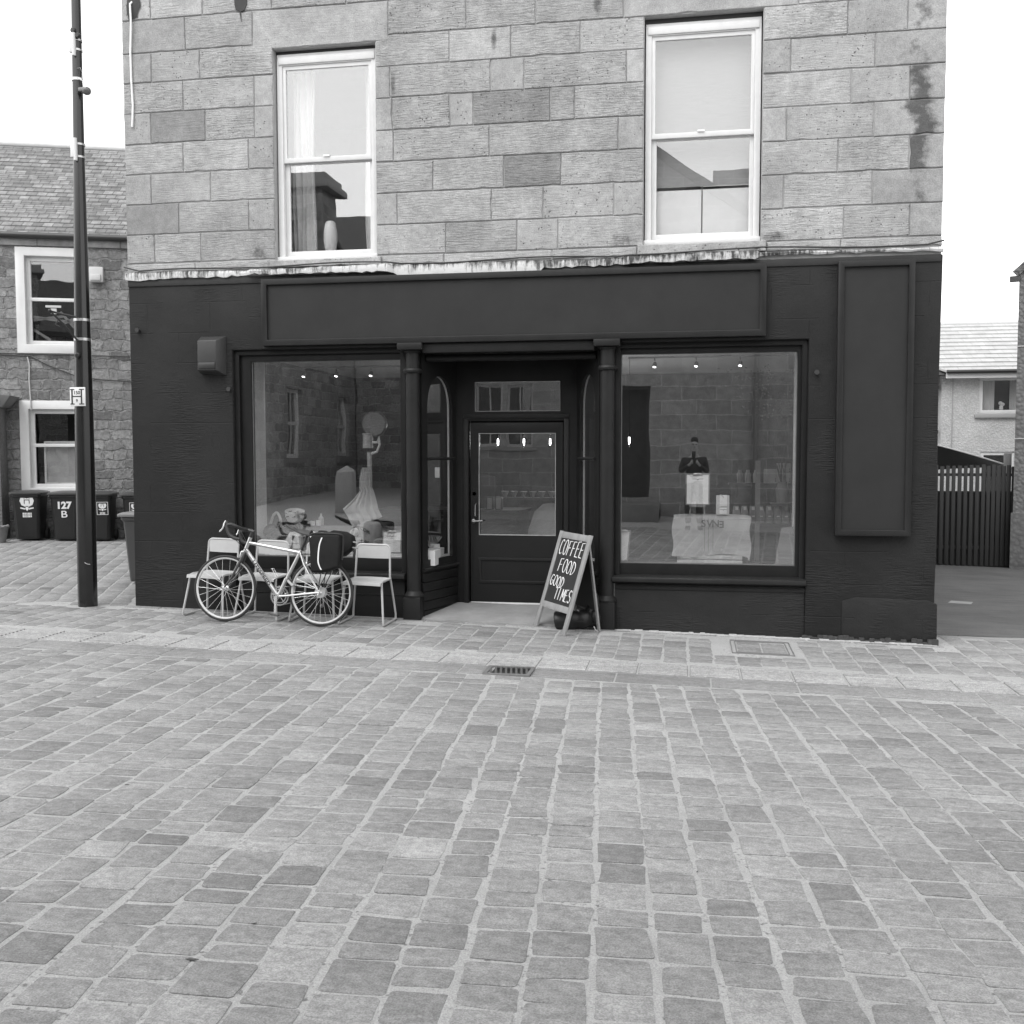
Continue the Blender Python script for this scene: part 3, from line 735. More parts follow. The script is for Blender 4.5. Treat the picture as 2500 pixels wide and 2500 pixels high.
m.add(v, [(0, 2, 3, 1), (2, 4, 5, 3), (4, 6, 7, 5), (6, 0, 1, 7), (1, 3, 5, 7), (0, 6, 4, 2)]).build('doorstep', plain(.24, .85, var=.2, vs=5., bump=.5, bs=70.), bld, bevel=.008)
# sash windows upstairs
WH = plain(.66, .4, var=.06, vs=10., bump=.08, bs=50.); UGL = glass(.095, 'sash_glass', .04)
def sash(x0, x1, z0, z1, zr, gl):
    n_before = set(bpy.data.objects)
    w = MB().plate([(x0, z0), (x1, z0), (x1, z1), (x0, z1)], [[(x0+.058, z0+.045), (x1-.058, z0+.045), (x1-.058, z1-.115), (x0+.058, z1-.115)]], XZ, .12, .24).build('sash_window', WH, bld, bevel=.004)
    MB().box(x0+.02, x1-.02, .105, .122, z1-.105, z1-.03).build('head_board', WH, w, bevel=.006)
    MB().box(x0-.01, x1+.01, .085, .125, z0-.005, z0+.038).build('window_board', WH, w, bevel=.005)
    a0, a1 = x0+.058, x1-.058
    MB().plate([(a0, zr-.025), (a1, zr-.025), (a1, z1-.115), (a0, z1-.115)], [[(a0+.035, zr+.025), (a1-.035, zr+.025), (a1-.035, z1-.155), (a0+.035, z1-.155)]], XZ, .135, .165).build('upper_sash', WH, w, bevel=.004)
    MB().box(a0+.03, a1-.03, .148, .154, zr+.02, z1-.15).build('upper_pane', gl, w)
    MB().plate([(a0, z0+.045), (a1, z0+.045), (a1, zr-.002), (a0, zr-.002)], [[(a0+.05, z0+.105), (a1-.04, z0+.105), (a1-.04, zr-.035), (a0+.05, zr-.035)]], XZ, .175, .205).build('lower_sash', WH, w, bevel=.004)
    MB().box(a0+.045, a1-.035, .188, .194, z0+.10, zr-.03).build('lower_pane', gl, w)
    MB().box((x0+x1)/2-.045, (x0+x1)/2+.02, .12, .135, zr+.022, zr+.040).build('sash_lock', plain(.8, .3), w)
    for o in set(bpy.data.objects)-n_before: o.data.transform(Matrix.Translation((0, -.045, 0)))
    return w
sash(-4.288, -3.212, 3.592, 5.70, 4.625, glass(.15, 'sky_glass', .04))
sash(-.49, .605, 3.625, 5.735, 4.67, UGL)
MB().box(wl[0], wl[1], .09, .12, 5.70, 5.735).build('head_filler', plain(.05, .8), bld); MB().box(wr[0], wr[1], .09, .12, 5.735, 5.785).build('head_filler', plain(.05, .8), bld)
# rooms behind the glass
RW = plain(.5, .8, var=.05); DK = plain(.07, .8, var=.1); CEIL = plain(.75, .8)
def room(x0, x1, y0, y1, z0, z1, wall, name, floor=None, ceil=None):
    MB().box(x0-.1, x0, y0, y1, z0, z1).box(x1, x1+.1, y0, y1, z0, z1).box(x0-.1, x1+.1, y1, y1+.1, z0, z1).build(name, wall, bld, smooth=False)
    MB().box(x0-.1, x1+.1, y0, y1+.1, z0-.1, z0).build('floor', floor or wall, bld, smooth=False)
    MB().box(x0-.1, x1+.1, y0, y1+.1, z1, z1+.1).build('ceiling', ceil or wall, bld, smooth=False)
room(-5.5, -2.0, .41, 4.4, 3.48, 6.3, RW, 'room_wall'); room(-1.8, 1.85, .41, 4.4, 3.48, 6.3, RW, 'room_wall')
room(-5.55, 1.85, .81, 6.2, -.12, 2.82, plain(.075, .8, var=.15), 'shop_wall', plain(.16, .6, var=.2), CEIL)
# window display bays: back boards, reveals, floors
for a_, b_ in ((-4.80, -2.93), (-.775, 1.078)): MB().box(a_, b_, .30, .80, .30, .40).build('bay_floor', plain(.10, .7), bld)
for a_, b_ in ((-4.76, -4.70), (1.0, 1.06)): MB().box(a_, b_, .18, .60, .40, 2.61).build('bay_reveal', plain(.80, .6, var=.05), bld)
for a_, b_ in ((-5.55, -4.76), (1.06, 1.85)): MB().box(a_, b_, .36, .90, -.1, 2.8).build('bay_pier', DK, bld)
MB().box(-4.76, 1.06, .20, .81, 2.62, 2.66).build('bay_ceiling', CEIL, bld)

# ------------------------------------------------------------------ boards, alarm, cables on the shop front
def sign_board(name, label, x0, x1, z0, z1, fw_, tilt=0.):
    g = thing(name, label, 'sign', ((x0+x1)/2, -.04, z0))
    fn = lambda u, v_, d: (u+(tilt*(v_-z0)), d, v_)
    MB().plate([(x0, z0), (x1, z0), (x1, z1), (x0, z1)], [[(x0+fw_, z0+fw_), (x1-fw_, z0+fw_), (x1-fw_, z1-fw_), (x0+fw_, z1-fw_)]], fn, -.085, -.002).build('frame', plain(.022, .45, var=.18, vs=5., bump=.12, bs=25., spec=.2), g, bevel=.005)
    MB().plate([(x0+fw_-.006, z0+fw_-.006), (x1-fw_+.006, z0+fw_-.006), (x1-fw_+.006, z1-fw_+.006), (x0+fw_-.006, z1-fw_+.006)], [], fn, -.055, -.01).build('board', plain(.027, .55, var=.16, vs=2.5, bump=.10, bs=14., spec=.2), g)
    return g
sign_board('shop_sign', 'long blank black fascia board framed above the shop windows and door', -4.432, .672, 2.70, 3.385, .06)
sign_board('wall_panel', 'tall narrow blank black panel framed on the right pier', 1.335, 2.022, .797, 3.38, .055, -.003)
g = thing('alarm_box', 'black painted alarm box on the left pier beside the window', 'alarm box', (-5.0, -.02, 2.39))
m = MB().add([(-5.15, 0, 2.42), (-4.86, 0, 2.40), (-4.86, 0, 2.82), (-5.15, 0, 2.82), (-5.135, -.12, 2.455), (-4.925, -.12, 2.455), (-4.925, -.115, 2.765), (-5.135, -.115, 2.765)],
     [(0, 1, 2, 3), (4, 7, 6, 5), (0, 4, 5, 1), (1, 5, 6, 2), (2, 6, 7, 3), (3, 7, 4, 0)])
m.build('housing', plain(.032, .5, var=.1), g, bevel=.008)
MB().box(-5.12, -4.935, -.13, -.11, 2.47, 2.535).build('lens_cover', plain(.030, .4), g, bevel=.008)
for (x, z) in ((-5.86, 2.90), (-4.83, 2.26), (1.15, 2.35)):
    o = MB().lathe([(.018, 0), (.018, .03), (.024, .032), (.024, .045)], (x, 0, z), (0, -1, 0), 10).build('wall_bolt', plain(.03, .5), loc=(x, -.01, z))
    tag(o, {-5.86: 'small black stud low on the upper left pier below the ledge', -4.83: 'small black stud under the alarm box beside the window frame', 1.15: 'small black stud beside the right window and tall panel'}[x], 'stud')
pts = [(XL-.01, -.045, 3.565)]
for k in range(1, 60):
    x = XL+.02+k*(XR-XL-.02)/60; on = (-4.56 < x < -3.03 or -.66 < x < .60)
    pts.append((x, -.035-(.042 if on else 0), 3.512+.013*sin(x*3.1)+.02*max(0, sin(x*1.2+.6))*(0 if on else 1)+(.006 if on else 0)))
pts.append((XR+.01, -.03, 3.55))
tag(MB().tube(pts, .0085, 6).build('wall_cable', plain(.03, .5), loc=(XL, -.04, 3.5)), 'long black cable running above the peeling ledge', 'cable')
pts = [(-5.845, .0, 6.33), (-5.85, -.05, 6.28), (-5.855, -.03, 6.1), (-5.875, -.02, 5.8), (-5.87, -.022, 5.5), (-5.86, -.02, 5.25), (-5.873, -.02, 5.03)]
tag(MB().tube(pts, .011, 6).build('hanging_cable', plain(.8, .5), loc=(-5.86, -.03, 5.0)), 'white cable end hanging down the left edge of the sandstone wall', 'cable')
m = MB()
for k in range(14):
    a = 2*pi*k/14; m.v.append((-5.84+random.uniform(.06, .10)*cos(a), -.012, 6.27+random.uniform(.10, .19)*sin(a)))
m.v.append((-5.84, -.03, 6.27)); m.f = [(k, (k+1) % 14, 14) for k in range(14)] + [tuple(range(13, -1, -1))]
tag(m.build('pipe_stub', plain(.05, .9, var=.3), loc=(-5.84, -.01, 6.27)), 'dark cut pipe hole at the top left where the white cable comes out', 'pipe')
m = MB(); st = [(-4.72, 6.50), (-4.565, 6.50), (-4.57, 6.2), (-4.60, 6.14), (-4.625, 6.13), (-4.635, 6.03), (-4.645, 6.14), (-4.69, 6.15), (-4.70, 6.2)]
m.poly([(x+random.gauss(0, .004), z) for x, z in st], XZ, -.012, 0.).build('tar_patch', plain(.05, .9, var=.3), bld)

# ------------------------------------------------------------------ lamp post
g = thing('street_lamp', 'tall tapering black lamp post standing on the setts left of the shop', 'lamp post', (-6.44, -.16, gz(-6.44, -.16)))
pole = MB().lathe([(.104, -.12), (.104, 1.0), (.100, 1.9), (.089, 2.7), (.083, 3.1), (.071, 3.9), (.060, 4.7), (.054, 5.6), (.050, 6.4), (.044, 8.2)], (-6.44, -.16, 0), seg=8, ph=pi/8)
# post leans a hair as in the street
pole.v = [(x+.012*z*.55, y, z) for x, y, z in pole.v]
px_ = lambda z: -6.44+.0066*z
pl = pole.build('pole', plain(.012, .22, var=.2, vs=5., bump=.03, bs=10., spec=.6), g, bevel=.012)
WB = plain(.72, .45)
def rad(z): return [r for zz, r in ((1, .104), (1.95, .098), (2.75, .088), (3.2, .082), (4, .070), (4.85, .058), (5.7, .053), (9, .05)) if z <= zz][0]
def band(z, h=.016, mat=None): MB().lathe([(rad(z)+.004, -h), (rad(z)+.007, -h), (rad(z)+.007, h), (rad(z)+.004, h)], (px_(z), -.16, z), seg=16).build('strap', mat or WB, g)
STL = plain(.55, .3, .8)
for z in (3.0, 2.795): band(z, .014, STL)
for z in (5.80, 5.90, 4.70, 4.83): band(z, .01, STL)
band(5.50, .014)
for z in (5.845, 4.77):
    MB().box(px_(z)-.045, px_(z)+.02, -.16-rad(z)-.03, -.16-rad(z)+.01, z-.085, z+.09).build('bracket_plate', plain(.66, .4), g, bevel=.006)
    MB().tube([(px_(z)+.01, -.16-rad(z)-.02, z-.12), (px_(z)+.01, -.16-rad(z)-.02, z+.11)], .02, 10).build('bracket_socket', plain(.6, .4), g)
for z, dx in ((5.985, 0), (5.93, .05), (2.62, 0)):
    MB().lathe([(.028, 0), (.028, .025), (.02, .032)], (px_(z)+dx, -.16-rad(z)+.005, z), (0, -1, 0), 14).build('hatch_bolt', plain(.015, .3), g)
MB().tube([(-6.42, -.26, 2.78), (-6.50, -.36, 2.93), (-6.60, -.44, 3.06)], .011).tube([(-6.42, -.26, 3.02), (-6.52, -.36, 3.04), (-6.60, -.44, 3.065)], .011).ball((-6.605, -.445, 3.07), .018).tube([(-6.54, -.38, 3.0), (-6.57, -.41, 2.93), (-6.53, -.40, 2.91)], .006).build('banner_bracket', plain(.02, .4), g)
MB().tube([(-6.40, -.262, .42), (-6.37, -.262, .405), (-6.345, -.25, .40)], .003).build('scratch', plain(.5), pl)
c = thing('security_camera', 'small grey camera on a short arm near the top of the lamp post', 'camera', (-6.30, -.2, 5.42))
MB().tube([(-6.36, -.2, 5.50), (-6.31, -.21, 5.47), (-6.30, -.21, 5.38)], .008).build('arm', plain(.7), c)
MB().box(-6.34, -6.25, -.26, -.16, 5.35, 5.39).build('housing', plain(.18, .4), c, bevel=.01)
MB().lathe([(.045, 0), (.045, .02), (.03, .04), (.005, .048)], (-6.265, -.22, 5.365), (.3, -.5, -.8), 16).build('dome', plain(.12, .2), c)
MB().tube([(-6.37, -.21, 5.60), (-6.33, -.22, 5.60), (-6.31, -.22, 5.55), (-6.315, -.22, 5.47)], .003).build('lead', plain(.3), c)
h = thing('hydrant_plate', 'white hydrant plate marked 150 and 9 strapped to the lamp post', 'sign', (-6.42, -.27, 2.185))
MB().box(-6.515, -6.335, -.275, -.262, 2.085, 2.285).build('plate', plain(.66, .4, var=.05), h, bevel=.006)
BK = plain(.02, .5)
m = MB()
for x in (-6.487, -6.378): m.box(x-.008, x+.008, -.2775, -.2745, 2.108, 2.262)
m.box(-6.479, -6.386, -.2775, -.2745, 2.182, 2.194)
for z in (2.108, 2.262): m.box(-6.507, -6.46, -.2779, -.2746, z-.005, z+.005).box(-6.405, -6.348, -.2779, -.2746, z-.005, z+.005)
m.build('letter_mark', BK, h)
text_mesh('number', '150', .052, face_mat((-6.432, -.2755, 2.226), (1, 0, 0), (0, 0, 1)), BK, h, bold=.0008)
text_mesh('number', '9', .042, face_mat((-6.432, -.2755, 2.142), (1, 0, 0), (0, 0, 1)), BK, h, bold=.0008)

# ------------------------------------------------------------------ chairs
CH = plain(.42, .40, var=.05, vs=8.); CHS = plain(.47, .42, var=.06, vs=9.)
def make_chair(label):
    g = thing('cafe_chair', label, 'chair', (0, 0, 0), 0, 'pale metal chairs lined up under the window')
    r = .011
    for s in (-1, 1):                       # local front is -y; feet splay a little
        x = .205*s; xf = .232*s
        pts = [(x*.86, .155, .665), (x*.9, .135, .44), (x*.92, .155, .40), (xf*.98, .205, .06), (xf*.98, .205, .02), (xf, .17, .011), (xf, -.20, .011), (xf, -.235, .02), (xf*.99, -.235, .05), (x*.93, -.165, .40), (x*.92, -.155, .425), (x*.9, -.12, .432), (x*.9, .10, .425)]
        sm = []
        for i in range(len(pts)-1):
            for k in range(3): t = k/3; sm.append(tuple(pts[i][q]*(1-t)+pts[i+1][q]*t for q in range(3)))
        sm.append(pts[-1]); MB().tube(sm, r, 8).build('leg_frame', CH, g)
    top = [(-.176, .155, .66)] + [(-.176+.05*(1-cos(a)), .163, .72+.05*sin(a)) for a in fr(0, pi/2, 5)] + [(.126+.05*sin(a), .163, .72+.05*cos(a)) for a in fr(0, pi/2, 5)] + [(.176, .155, .66)]
    MB().tube(top, r, 8).build('back_hoop', CH, g)
    gr = [[(-.172+.344*j/8, .158-.012*sin(pi*j/8)+.0*i, .632+.128*i/4) for j in range(9)] for i in range(5)]
    MB().sheet(gr, .006, (0, 1, 0)).build('backrest', CHS, g)
    gr = []
    for i in range(10):
        t = i/9; y = -.215+.36*t; z = .437-.010*sin(pi*t)
        if i == 0: y, z = -.222, .405
        if i == 1: y, z = -.216, .432
        gr.append([(-.195+.39*j/6, y, z+.004*cos(pi*(j/6-.5))) for j in range(7)])
    MB().sheet(gr, .006, (0, 0, -1)).build('seat', CHS, g)
    return g
chairs = [(-4.90, -.285, -6), (-4.335, -.30, -3), (-3.77, -.275, 3), (-3.235, -.30, 0)]
labs = ['pale metal chair behind the front wheel, leftmost of the row under the window', 'pale metal chair behind the bicycle frame, second from the left in the row', 'pale metal chair hidden behind the rear wheel and pannier of the bicycle', 'pale metal chair standing clear right of the bicycle, nearest the door']
c0 = None
for (x, y, a), lb in zip(chairs, labs):
    if c0 is None: c0 = make_chair(lb); c = c0; first = c0
    else: c = copy_tree(first); c['label'] = lb
    c.location = (x, y, gz(x, y)+.006); c.rotation_euler = (RAD(.6), RAD(1.17), RAD(a))

# ------------------------------------------------------------------ bicycle (u forward-to-back along the wall, v up, w towards the wall)
LEAN = RAD(7); BX, BY = -4.605, -.70; BZ = gz(-4.1, -.7)+.006; SL = math.atan(-.0205)
def bk(u, v, w=0.):
    y = w*cos(LEAN)+v*sin(LEAN); z = v*cos(LEAN)-w*sin(LEAN)
    return (BX+u*cos(SL), BY+y, gz(BX, BY)+.008+z+u*sin(SL))
bike = thing('road_bicycle', 'silver road bicycle with drop handlebars leaning on the chairs by the window', 'bicycle', bk(.5, 0))
TI = plain(.62, .28, .85, var=.05); DKM = plain(.03, .4); RUB = plain(.022, .7); ALU = plain(.75, .25, .9); CARB = plain(.05, .25)
def wheel(hu, hv, nsp, rear):
    R_o = .333
    wl_ = MB().tube([bk(hu+(R_o-.0145)*cos(t), hv+(R_o-.0145)*sin(t)) for t in fr(0, 2*pi, 64)[:-1]], .0145, 10, True).build('wheel', RUB, bike)
    m = MB()
    pr = [(.3065, -.0125), (.3065, .0125), (.297, .0115), (.290, .004), (.290, -.004), (.297, -.0115)]; n = 64
    for i in range(n):
        t = 2*pi*i/n
        m.v += [bk(hu+r*cos(t), hv+r*sin(t), w) for r, w in pr]
    for i in range(n):
        j = (i+1) % n
        for k in range(6): l = (k+1) % 6; m.f.append((i*6+k, i*6+l, j*6+l, j*6+k))
    m.build('rim', plain(.62, .3, .3), wl_)
    ax = Vector(bk(0, 0, 1))-Vector(bk(0, 0, 0)); c = Vector(bk(hu, hv))
    MB().lathe([(.006, -.055), (.006, -.05), (.022, -.035), (.022, -.030), (.012, -.024), (.012, .024), (.022, .03), (.022, .035), (.006, .05), (.006, .055)], c, ax, 16).build('hub', ALU, wl_)
    m = MB()
    for k in range(nsp):
        t = 2*pi*k/nsp; sd_ = 1 if k % 2 else -1; of = .55*(1 if (k//2) % 2 else -1) * (1 if rear or True else 0)
        m.tube([bk(hu+.022*cos(t+of*1.9), hv+.022*sin(t+of*1.9), .031*sd_), bk(hu+.290*cos(t), hv+.290*sin(t), 0)], .0012, 5)
    m.build('spokes', plain(.80, .3, .5), wl_)
    if rear:
        m = MB()
        for k in range(7): m.lathe([(.022+.0045*k, .034+.0036*(6-k)), (.024+.0045*k, .034+.0036*(6-k)), (.024+.0045*k, .036+.0036*(6-k)), (.022+.0045*k, .036+.0036*(6-k))], c, ax, 28)
        m.build('cassette', plain(.6, .35, .9), wl_)
        MB().lathe([(.052, -.038), (.054, -.038), (.054, -.036), (.052, -.036)], c, ax, 28).build('spoke_guard', plain(.6, .3, .5), wl_)
wheel(0, .333, 22, False); wheel(1.008, .333, 28, True)
bb = (.560, .277); hub = (1.008, .333); fh = (0, .333); ht = (.250, .850); hb = (.188, .690); sc = (.782, .728)
m = MB()
m.tube([bk(*hb), bk(*ht)], .0185, 12)
m.tube([bk(.240, .795), bk(.775, .715)], .0165, 12); m.tube([bk(.208, .722), bk(*bb)], .0205, 12)
m.tube([bk(.787, .742), bk(*bb)], .0165, 12)
m.lathe([(.021, -.036), (.021, .036)], bk(*bb), Vector(bk(0, 0, 1))-Vector(bk(0, 0, 0)), 14)
for s in (-1, 1):
    m.tube([bk(sc[0], sc[1]-.01, .016*s), bk(.83, .60, .03*s), bk(hub[0]-.005, hub[1]+.01, .062*s)], .0085, 8)
    m.tube([bk(bb[0]+.01, bb[1], .025*s), bk(.66, .285, .04*s), bk(hub[0], hub[1], .062*s)], .0095, 8)
    m.tube([bk(hub[0]-.01, hub[1]-.03, .062*s), bk(hub[0]+.01, hub[1]+.02, .062*s)], .009, 6)
m.build('frame', TI, bike)
# lettering along the down tube
d = Vector(bk(*bb))-Vector(bk(.208, .722)); mid = Vector(bk(.208, .722))+d*.50
nrm = Vector(bk(0, 0, -1))-Vector(bk(0, 0, 0)); upv = (-nrm).cross(d)
if upv.z < 0: upv = -upv
xx = d.normalized(); yy = nrm.cross(xx).normalized()
Mx = Matrix((xx, yy, nrm.normalized())).transposed().to_4x4(); Mx.translation = mid + nrm.normalized()*.0205
text_mesh('lettering', 'LITESPEED', .046, Mx, plain(.06, .5), bike, ext=.001, bold=.0014, sx=1.45)
for s in (-1, 1):
    MB().tube([bk(.205, .705, .0), bk(.19, .675, .028*s), bk(.15, .57, .042*s), bk(.075, .425, .047*s), bk(.015, .345, .050*s)], [.016, .018, .014, .011, .009], 10).build('fork', CARB, bike)
MB().tube([bk(.185, .685), bk(.183, .69)], .02).ball(bk(.172, .70, -.01), .016).tube([bk(.172, .70, -.03), bk(.165, .665, -.035), bk(.16, .645, -.028)], .009).tube([bk(.172, .70, .03), bk(.165, .665, .035), bk(.16, .645, .028)], .009).build('front_brake', ALU, bike)
MB().tube([bk(.835, .60, -.03), bk(.85, .62, 0), bk(.84, .60, .03)], .009).ball(bk(.85, .61), .018).build('rear_brake', ALU, bike)
MB().tube([bk(*ht), bk(.268, .905)], .019, 12).tube([bk(.268, .900), bk(.285, .905), bk(.205, .925)], .0165, 10).build('stem', DKM, bike)
near = [(.205, .925, 0), (.205, .928, -.10), (.20, .935, -.165), (.175, .952, -.198), (.125, .965, -.205), (.095, .955, -.208), (.098, .915, -.21), (.125, .862, -.212), (.175, .833, -.214), (.235, .822, -.215)]
far = [(.205, .925, 0), (.20, .922, .10), (.19, .92, .165), (.155, .925, .198), (.085, .925, .205), (.045, .905, .208), (.045, .865, .21), (.065, .815, .212), (.115, .79, .214), (.165, .785, .215)]
def smooth(pts, n=3):
    o = []
    for i in range(len(pts)-1):
        p0_, p1_, p2_, p3_ = (Vector(pts[max(i-1, 0)]), Vector(pts[i]), Vector(pts[i+1]), Vector(pts[min(i+2, len(pts)-1)]))
        for k in range(n):
            t = k/n; o.append(.5*((2*p1_)+(p2_-p0_)*t+(2*p0_-5*p1_+4*p2_-p3_)*t*t+(3*p1_-p0_-3*p2_+p3_)*t**3))
    return o + [Vector(pts[-1])]
MB().tube([bk(*p) for p in smooth(near)], .018, 10).tube([bk(*p) for p in smooth(far)], .017, 10).build('handlebar', plain(.028, .6), bike)
for P0, L in (((.10, .962, -.208), [(.080, 1.0, -.21), (.066, .975, -.215), (.060, .94, -.22), (.045, .912, -.222), (.022, .888, -.225)]), ((.052, .915, .208), [(.030, .945, .21), (.018, .92, .212), (.010, .895, .213), (-.004, .872, .214)])):
    MB().tube([bk(P0[0]+.05, P0[1]+.004, P0[2]), bk(*P0), bk(P0[0]-.012, P0[1]+.035, P0[2])], [.016, .019, .014], 10).build('brake_hood', plain(.03, .6), bike)
    MB().tube([bk(*p) for p in smooth(L)], [.007]*(len(smooth(L))-3)+[.008, .007, .004], 8).build('brake_lever', plain(.80, .25, .6), bike)
MB().tube([bk(*p) for p in smooth([(.085, .99, -.205), (.12, .86, -.15), (.20, .74, -.04), (.24, .70, -.02)])], .0028, 6).tube([bk(*p) for p in smooth([(.04, .93, .205), (.16, .80, .1), (.20, .72, 0), (.178, .70, 0)])], .0028, 6).build('cables', plain(.03), bike)
MB().tube([bk(*sc), bk(.845, .885)], .0135, 10).build('seat_post', DKM, bike)
m = MB(); gr = []
for i in range(13):
    t = i/12; u = .625+.265*t; hw = .016+.055*(max(0, t-.35)/.65)**1.3; v0_ = 1.0 - .055*t - .02*sin(pi*t)
    gr.append([bk(u, v0_-.035*(abs(k-3)/3)**2*(.4+t), hw*(k-3)/3) for k in range(7)])
m.sheet(gr, .014, (0, 0, -1)).tube([bk(.70, .965, .02), bk(.80, .915, .02), bk(.87, .93, .02)], .0035, 6).tube([bk(.70, .965, -.02), bk(.80, .915, -.02), bk(.87, .93, -.02)], .0035, 6)
m.build('saddle', plain(.03, .5), bike, bevel=.004)
ax = Vector(bk(0, 0, 1))-Vector(bk(0, 0, 0))
m = MB()
for (R1, R0, w) in ((.098, .082, .044), (.074, .060, .038)):
    n = 48; vs = []
    for i in range(n):
        t = 2*pi*i/n; r = R1*(1.0 if i % 2 else .965)
        vs += [bk(bb[0]+rr*cos(t), bb[1]+rr*sin(t), ww) for rr, ww in ((r, w), (r, w+.003), (R0, w+.003), (R0, w))]
    m.add(vs, [(i*4+k, i*4+(k+1) % 4, ((i+1) % n)*4+(k+1) % 4, ((i+1) % n)*4+k) for i in range(n) for k in range(4)])
for k in range(5):
    t = .4+2*pi*k/5; m.bar(bk(*bb, .043), bk(bb[0]+.085*cos(t), bb[1]+.085*sin(t), .043), .014, .006)
m.build('chainring', ALU, bike)
for s, dx, dv, w in ((-1, .0, -.172, -.055), (1, .06, .165, .06)):
    MB().tube([bk(bb[0], bb[1], w), bk(bb[0]+dx, bb[1]+dv, w*1.15)], [.014, .010], 10).build('crank', ALU, bike)
    MB().bar(bk(bb[0]+dx-.02, bb[1]+dv, w*1.15+.05*s), bk(bb[0]+dx+.06, bb[1]+dv-.012, w*1.15+.05*s), .05, .018).tube([bk(bb[0]+dx, bb[1]+dv, w*1.15), bk(bb[0]+dx, bb[1]+dv, w*1.15+.06*s)], .007).build('pedal', plain(.08, .45), bike)
ch = [bk(bb[0]+.096*cos(t), bb[1]+.096*sin(t), .046) for t in fr(pi*.45, pi*1.5, 14)] + [bk(.85, .262, .048), bk(1.0, .285, .05), bk(1.035, .31, .05), bk(1.03, .36, .05), bk(.98, .385, .05), bk(.8, .378, .048)]
MB().tube(ch, .0045, 6, True).build('chain', plain(.2, .4, .7), bike)
MB().tube([bk(1.0, .30, .055), bk(1.02, .25, .06), bk(1.0, .20, .055)], .008).ball(bk(1.015, .255, .055), .018).ball(bk(1.0, .20, .055), .02).build('derailleur', plain(.15, .4, .5), bike)
MB().tube([bk(.478, .543, -.0), bk(.50, .548, -.03), bk(.545, .470, -.035), bk(.50, .437, -.035), bk(.492, .437, .03), bk(.54, .47, .035), bk(.495, .548, .03), bk(.478, .543, 0)], .0032, 6).build('bottle_cage', plain(.8, .3, .6), bike)
MB().tube([bk(.645, .455, -.02), bk(.625, .40, -.022), bk(.60, .345, -.024)], .016, 10).build('pump', plain(.55, .3, .6), bike)
MB().tube([bk(.66, .435, -.01), bk(.735, .385, -.05)], .013, 8).build('lamp', plain(.35, .4), bike)
m = MB()
for s in (-1, 1):
    m.tube([bk(.80, .70, .03*s), bk(.86, .705, .055*s), bk(1.20, .70, .055*s)], .005, 6).tube([bk(1.0, .36, .068*s), bk(1.05, .70, .058*s)], .005, 6).tube([bk(1.0, .36, .068*s), bk(1.17, .70, .058*s)], .005, 6)
for u in (.9, 1.0, 1.1, 1.2): m.tube([bk(u, .702, -.055), bk(u, .702, .055)], .004, 6)
m.build('luggage_rack', plain(.03, .4), bike)
# panniers hang on the rack: things of their own
def pannier(name, label, out, w0, w1, strip):
    cx = sum(p[0] for p in out)/len(out)
    g = thing(name, label, 'bag', bk(cx, .56, (w0+w1)/2))
    fn = lambda u, v_, d: bk(u, v_, d)
    FAB = plain(.011, .8, var=.3, vs=10., bump=.8, bs=12., spec=.25)
    n = 26; R = []
    def ring(sc_, w):
        cu = sum(p[0] for p in out)/len(out); cv = sum(p[1] for p in out)/len(out)
        return [bk(cu+(p[0]-cu)*sc_, cv+(p[1]-cv)*sc_, w) for p in out]
    m = MB(); k = len(out); lv = [(.90, w0), (.97, w0+(w1-w0)*.10), (1., w0+(w1-w0)*.35), (1., w0+(w1-w0)*.8), (.96, w1)]
    for s_, w in lv: m.v += ring(s_, w)
    for a in range(len(lv)-1):
        for i in range(k): j = (i+1) % k; m.f.append((a*k+i, a*k+j, (a+1)*k+j, (a+1)*k+i))
    m.f += [tuple(range(k)), tuple((len(lv)-1)*k+i for i in range(k))]
    m.build('body', FAB, g, bevel=.010)
    if strip:
        sp = smooth([(1.070, .868), (1.047, .80), (1.038, .70), (1.042, .62), (1.072, .555)], 5)
        vs = []
        for (u, v_) in [(q.x, q.y) for q in [Vector((p[0], p[1], 0)) for p in sp]]: vs += [bk(u-.0065, v_, w0-.0035), bk(u+.0065, v_, w0-.0035), bk(u+.0065, v_, w0+.004), bk(u-.0065, v_, w0+.004)]
        q = len(sp); MB().add(vs, [(i*4+a, i*4+(a+1) % 4, (i+1)*4+(a+1) % 4, (i+1)*4+a) for i in range(q-1) for a in range(4)] + [(0, 1, 2, 3), ((q-1)*4+3, (q-1)*4+2, (q-1)*4+1, (q-1)*4)]).build('reflective_strip', plain(.75, .4), g)
        MB().tube([bk(*p) for p in smooth([(1.0, .905, -.10), (1.02, .93, -.13), (1.09, .928, -.135), (1.13, .905, -.10)])], .009, 8).build('handle', plain(.02, .6), g)
        MB().poly([(.945, .875), (.965, .879), (.952, .862)], lambda u, v_, d: bk(u, v_, d), w0-.003, w0+.002).build('badge', plain(.6), g)
        MB().tube([bk(*p) for p in smooth([(.915, .875, w0+.05), (.97, .905, w0+.03), (1.10, .91, w0+.02), (1.24, .905, w0+.04), (1.262, .86, w0+.06), (1.258, .66, w0+.06)])], .010, 8).build('piping', plain(.018, .6), g)
    else:
        m2 = MB()
        for v_ in (.845, .79): m2.bar(bk(1.285, v_, w0+.03), bk(1.345, v_-.01, w0+.0), .022, .01)
        m2.build('buckle', plain(.3, .4), g)
        MB().tube([bk(1.28, .77, w0+.04), bk(1.31, .74, w0+.02), bk(1.305, .68, w0+.02)], .013, 8).build('strap', plain(.02, .6), g)
